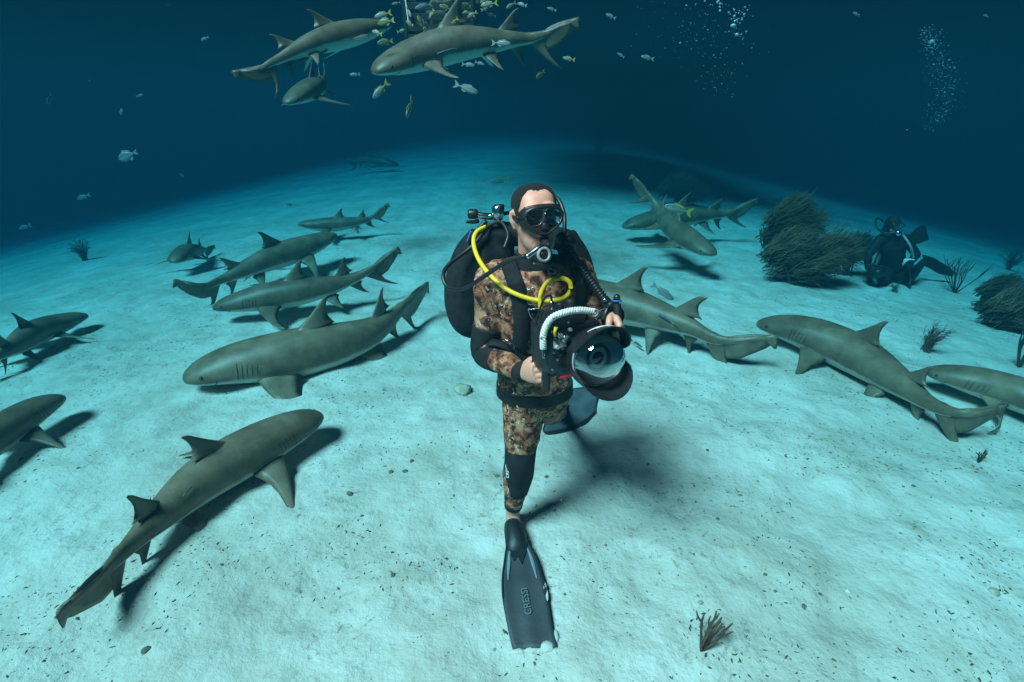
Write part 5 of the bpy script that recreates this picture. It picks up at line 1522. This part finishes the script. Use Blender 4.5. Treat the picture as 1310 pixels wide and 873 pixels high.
c2 = empty('underwater_camera', Q(1117, 350, -.28), 'small black underwater camera with a strobe arm held by the far diver', 'camera')
obj('housing', box(tuple(Q(1121, 347, -.28)), (.20, .12, .14), .02), PLA, c2)
obj('port', lathe([(.0001, -.10), (.055, -.09), (.06, -.06), (.06, .06), (.0001, .06)], 18, tuple(Q(1120, 348, -.32))), PLA, c2)
obj('strobe_arm', tube([Q(1113, 340, -.25), Q(1109, 325, -.25), Q(1104, 313, -.25), Q(1098, 309, -.25)], [.017, .015, .017, .02], 8, 20), PLA, c2)
obj('strobe', tube([Q(1101, 311, -.25), Q(1094, 311, -.3)], [.035, .04], 12, 6), PLA, c2)
obj('grip', tube([Q(1111, 338, -.27), Q(1110, 352, -.27)], .018, 10), RUB, c2)
def blade2(pts, name, lab):
    f = empty(name, pts[0][0]); f.parent = d2; f.matrix_parent_inverse = d2.matrix_basis.inverted(); tag(f, lab)
    A = catmull([list(a) + list(b) for a, b in pts], 14)
    n_ = Vector(A[7, 3:] - A[7, :3]).cross(Vector(A[8, :3] - A[6, :3])).normalized() * .010
    R = [[a[:3] + np.array(n_), a[3:] + np.array(n_), a[3:] - np.array(n_), a[:3] - np.array(n_)] for a in A]
    obj('blade', loft(R), FINR, f, smooth=False)
    obj('side_rail', tube([tuple(a[:3]) for a in A], .013, 6, smooth=False), FINR, f)
    obj('side_rail', tube([tuple(a[3:]) for a in A], .013, 6, smooth=False), FINR, f)
blade2([(Q(1181, 327, .3), Q(1184, 340, .3)), (Q(1194, 331, .35), Q(1192, 344, .3)), (Q(1207, 339, .4), Q(1203, 350, .32)), (Q(1221, 349, .45), Q(1218, 353, .38))], 'swim_fin', 'black fin pointing right')
blade2([(Q(1162, 302, .34), Q(1166, 310, .3)), (Q(1172, 293, .36), Q(1174, 311, .3)), (Q(1183, 288, .38), Q(1188, 306, .32))], 'swim_fin', 'black fin standing up behind the back')

# ------------------------------------------------------------------ bubbles rising in two columns
def bubble_mat():
    m, n, l, b = material('air_bubble')
    b.inputs['Base Color'].default_value = (.42, .46, .48, 1)
    b.inputs['Roughness'].default_value = .12
    nz = n.new('ShaderNodeTexNoise'); nz.inputs['Scale'].default_value = 30
    r = ramp(n, [(.3, (.05, .05, .05)), (.7, (.2, .2, .2))])
    l.new(nz.outputs['Fac'], r.inputs['Fac']); l.new(r.outputs['Color'], b.inputs['Roughness'])
    return m
BUB = bubble_mat()
def bubbles(pixels, Y, n, seed, rad, label, spread=8, flat=True):
    R = random.Random(seed)
    V, F = [], []
    bm = bmesh.new(); bmesh.ops.create_icosphere(bm, subdivisions=1, radius=1)
    bv = [v.co.copy() for v in bm.verts]; bf = [tuple(v.index for v in f.verts) for f in bm.faces]; bm.free()
    path = catmull([(x, y, w) for x, y, w in pixels], 60)
    for i in range(n):
        k = R.random(); x, y, w = path[int(k * 59)]
        c = P(x + R.gauss(0, 1) * w, y + R.uniform(-6, 6), Y + R.gauss(0, .25))
        r = rad * R.lognormvariate(0, .5) * (.75 + .5 * k)
        sq = R.uniform(.55, .9)
        o = len(V)
        V += [(c.x + v.x * r, c.y + v.y * r, c.z + v.z * r * sq) for v in bv]
        F += [tuple(q + o for q in f) for f in bf]
    o = obj('bubble_column', (V, F), BUB)
    return tag(o, label, 'bubbles', kind='stuff')
bubbles([(1192, 165, 9), (1208, 128, 11), (1206, 95, 12), (1196, 65, 9), (1186, 35, 8)], 8.2, 700, 1, .0040, 'column of bubbles rising in dark water at upper right')
bubbles([(930, 120, 14), (915, 80, 26), (895, 40, 36), (888, 0, 40)], 7.4, 260, 2, .0040, 'bubbles rising at the top right of centre')
bubbles([(950, 56, 5), (946, 40, 7), (944, 22, 8), (925, 4, 14)], 7.0, 60, 3, .0085, 'bright string of larger bubbles at the top')

# ------------------------------------------------------------------ drifting specks in the water
R = random.Random(77); V, F = [], []
for i in range(2200):
    c = Vector((R.uniform(-9, 9), R.uniform(-3, 12), R.uniform(-.3, 3.1)))
    if c.y < .9 and abs(c.x) < 1: continue
    if c.z > 3.1 or c.z < float(gz(c.x, c.y)) + .05: continue
    r = R.uniform(.0008, .0022); o_ = len(V)
    V += [(c.x + r, c.y, c.z), (c.x - r, c.y, c.z), (c.x, c.y + r, c.z), (c.x, c.y - r, c.z), (c.x, c.y, c.z + r * .7), (c.x, c.y, c.z - r * .7)]
    F += [(o_ + a, o_ + b, o_ + t) for t in (4, 5) for a, b in ((0, 2), (2, 1), (1, 3), (3, 0))]
tag(obj('drifting_particles', (V, F), plain('plankton', (.35, .36, .34), .8), smooth=False), 'tiny pale specks drifting in the water', 'particles', kind='stuff')

# ------------------------------------------------------------------ dive boat at the surface, out of view; its shadow lies on the far sand
HULL = plain('dark_hull_paint', (.03, .04, .06), .5, .3, 2, .1)
bc = Vector((.3, 18.8, 9.0))
boat = empty('dive_boat', bc, 'dive boat floating overhead, its shadow on the far sand', 'boat')
rings = []
for i in range(15):
    t = i / 14
    x = -10 + 20 * t
    w = 4.4 * (1 - max(0, (t - .55) / .45) ** 2.2) + .02
    dft = -.75 * (1 - max(0, (t - .7) / .3) ** 2) - .05
    rings.append([(bc.x + x * .12 - y * .99, bc.y + x * .99 + y * .12, bc.z + z) for y, z in ((-w, .9), (-w * .92, .1), (-w * .5, dft * .8), (0, dft), (w * .5, dft * .8), (w * .92, .1), (w, .9))])
obj('hull', loft(rings), HULL, boat)
obj('cabin', xf(box((0, 0, 1.6), (4.5, 2.6, 1.6), .1), Matrix.Translation(bc) @ Matrix.Rotation(math.atan2(.99, .12), 4, 'Z')), WHITE, boat)
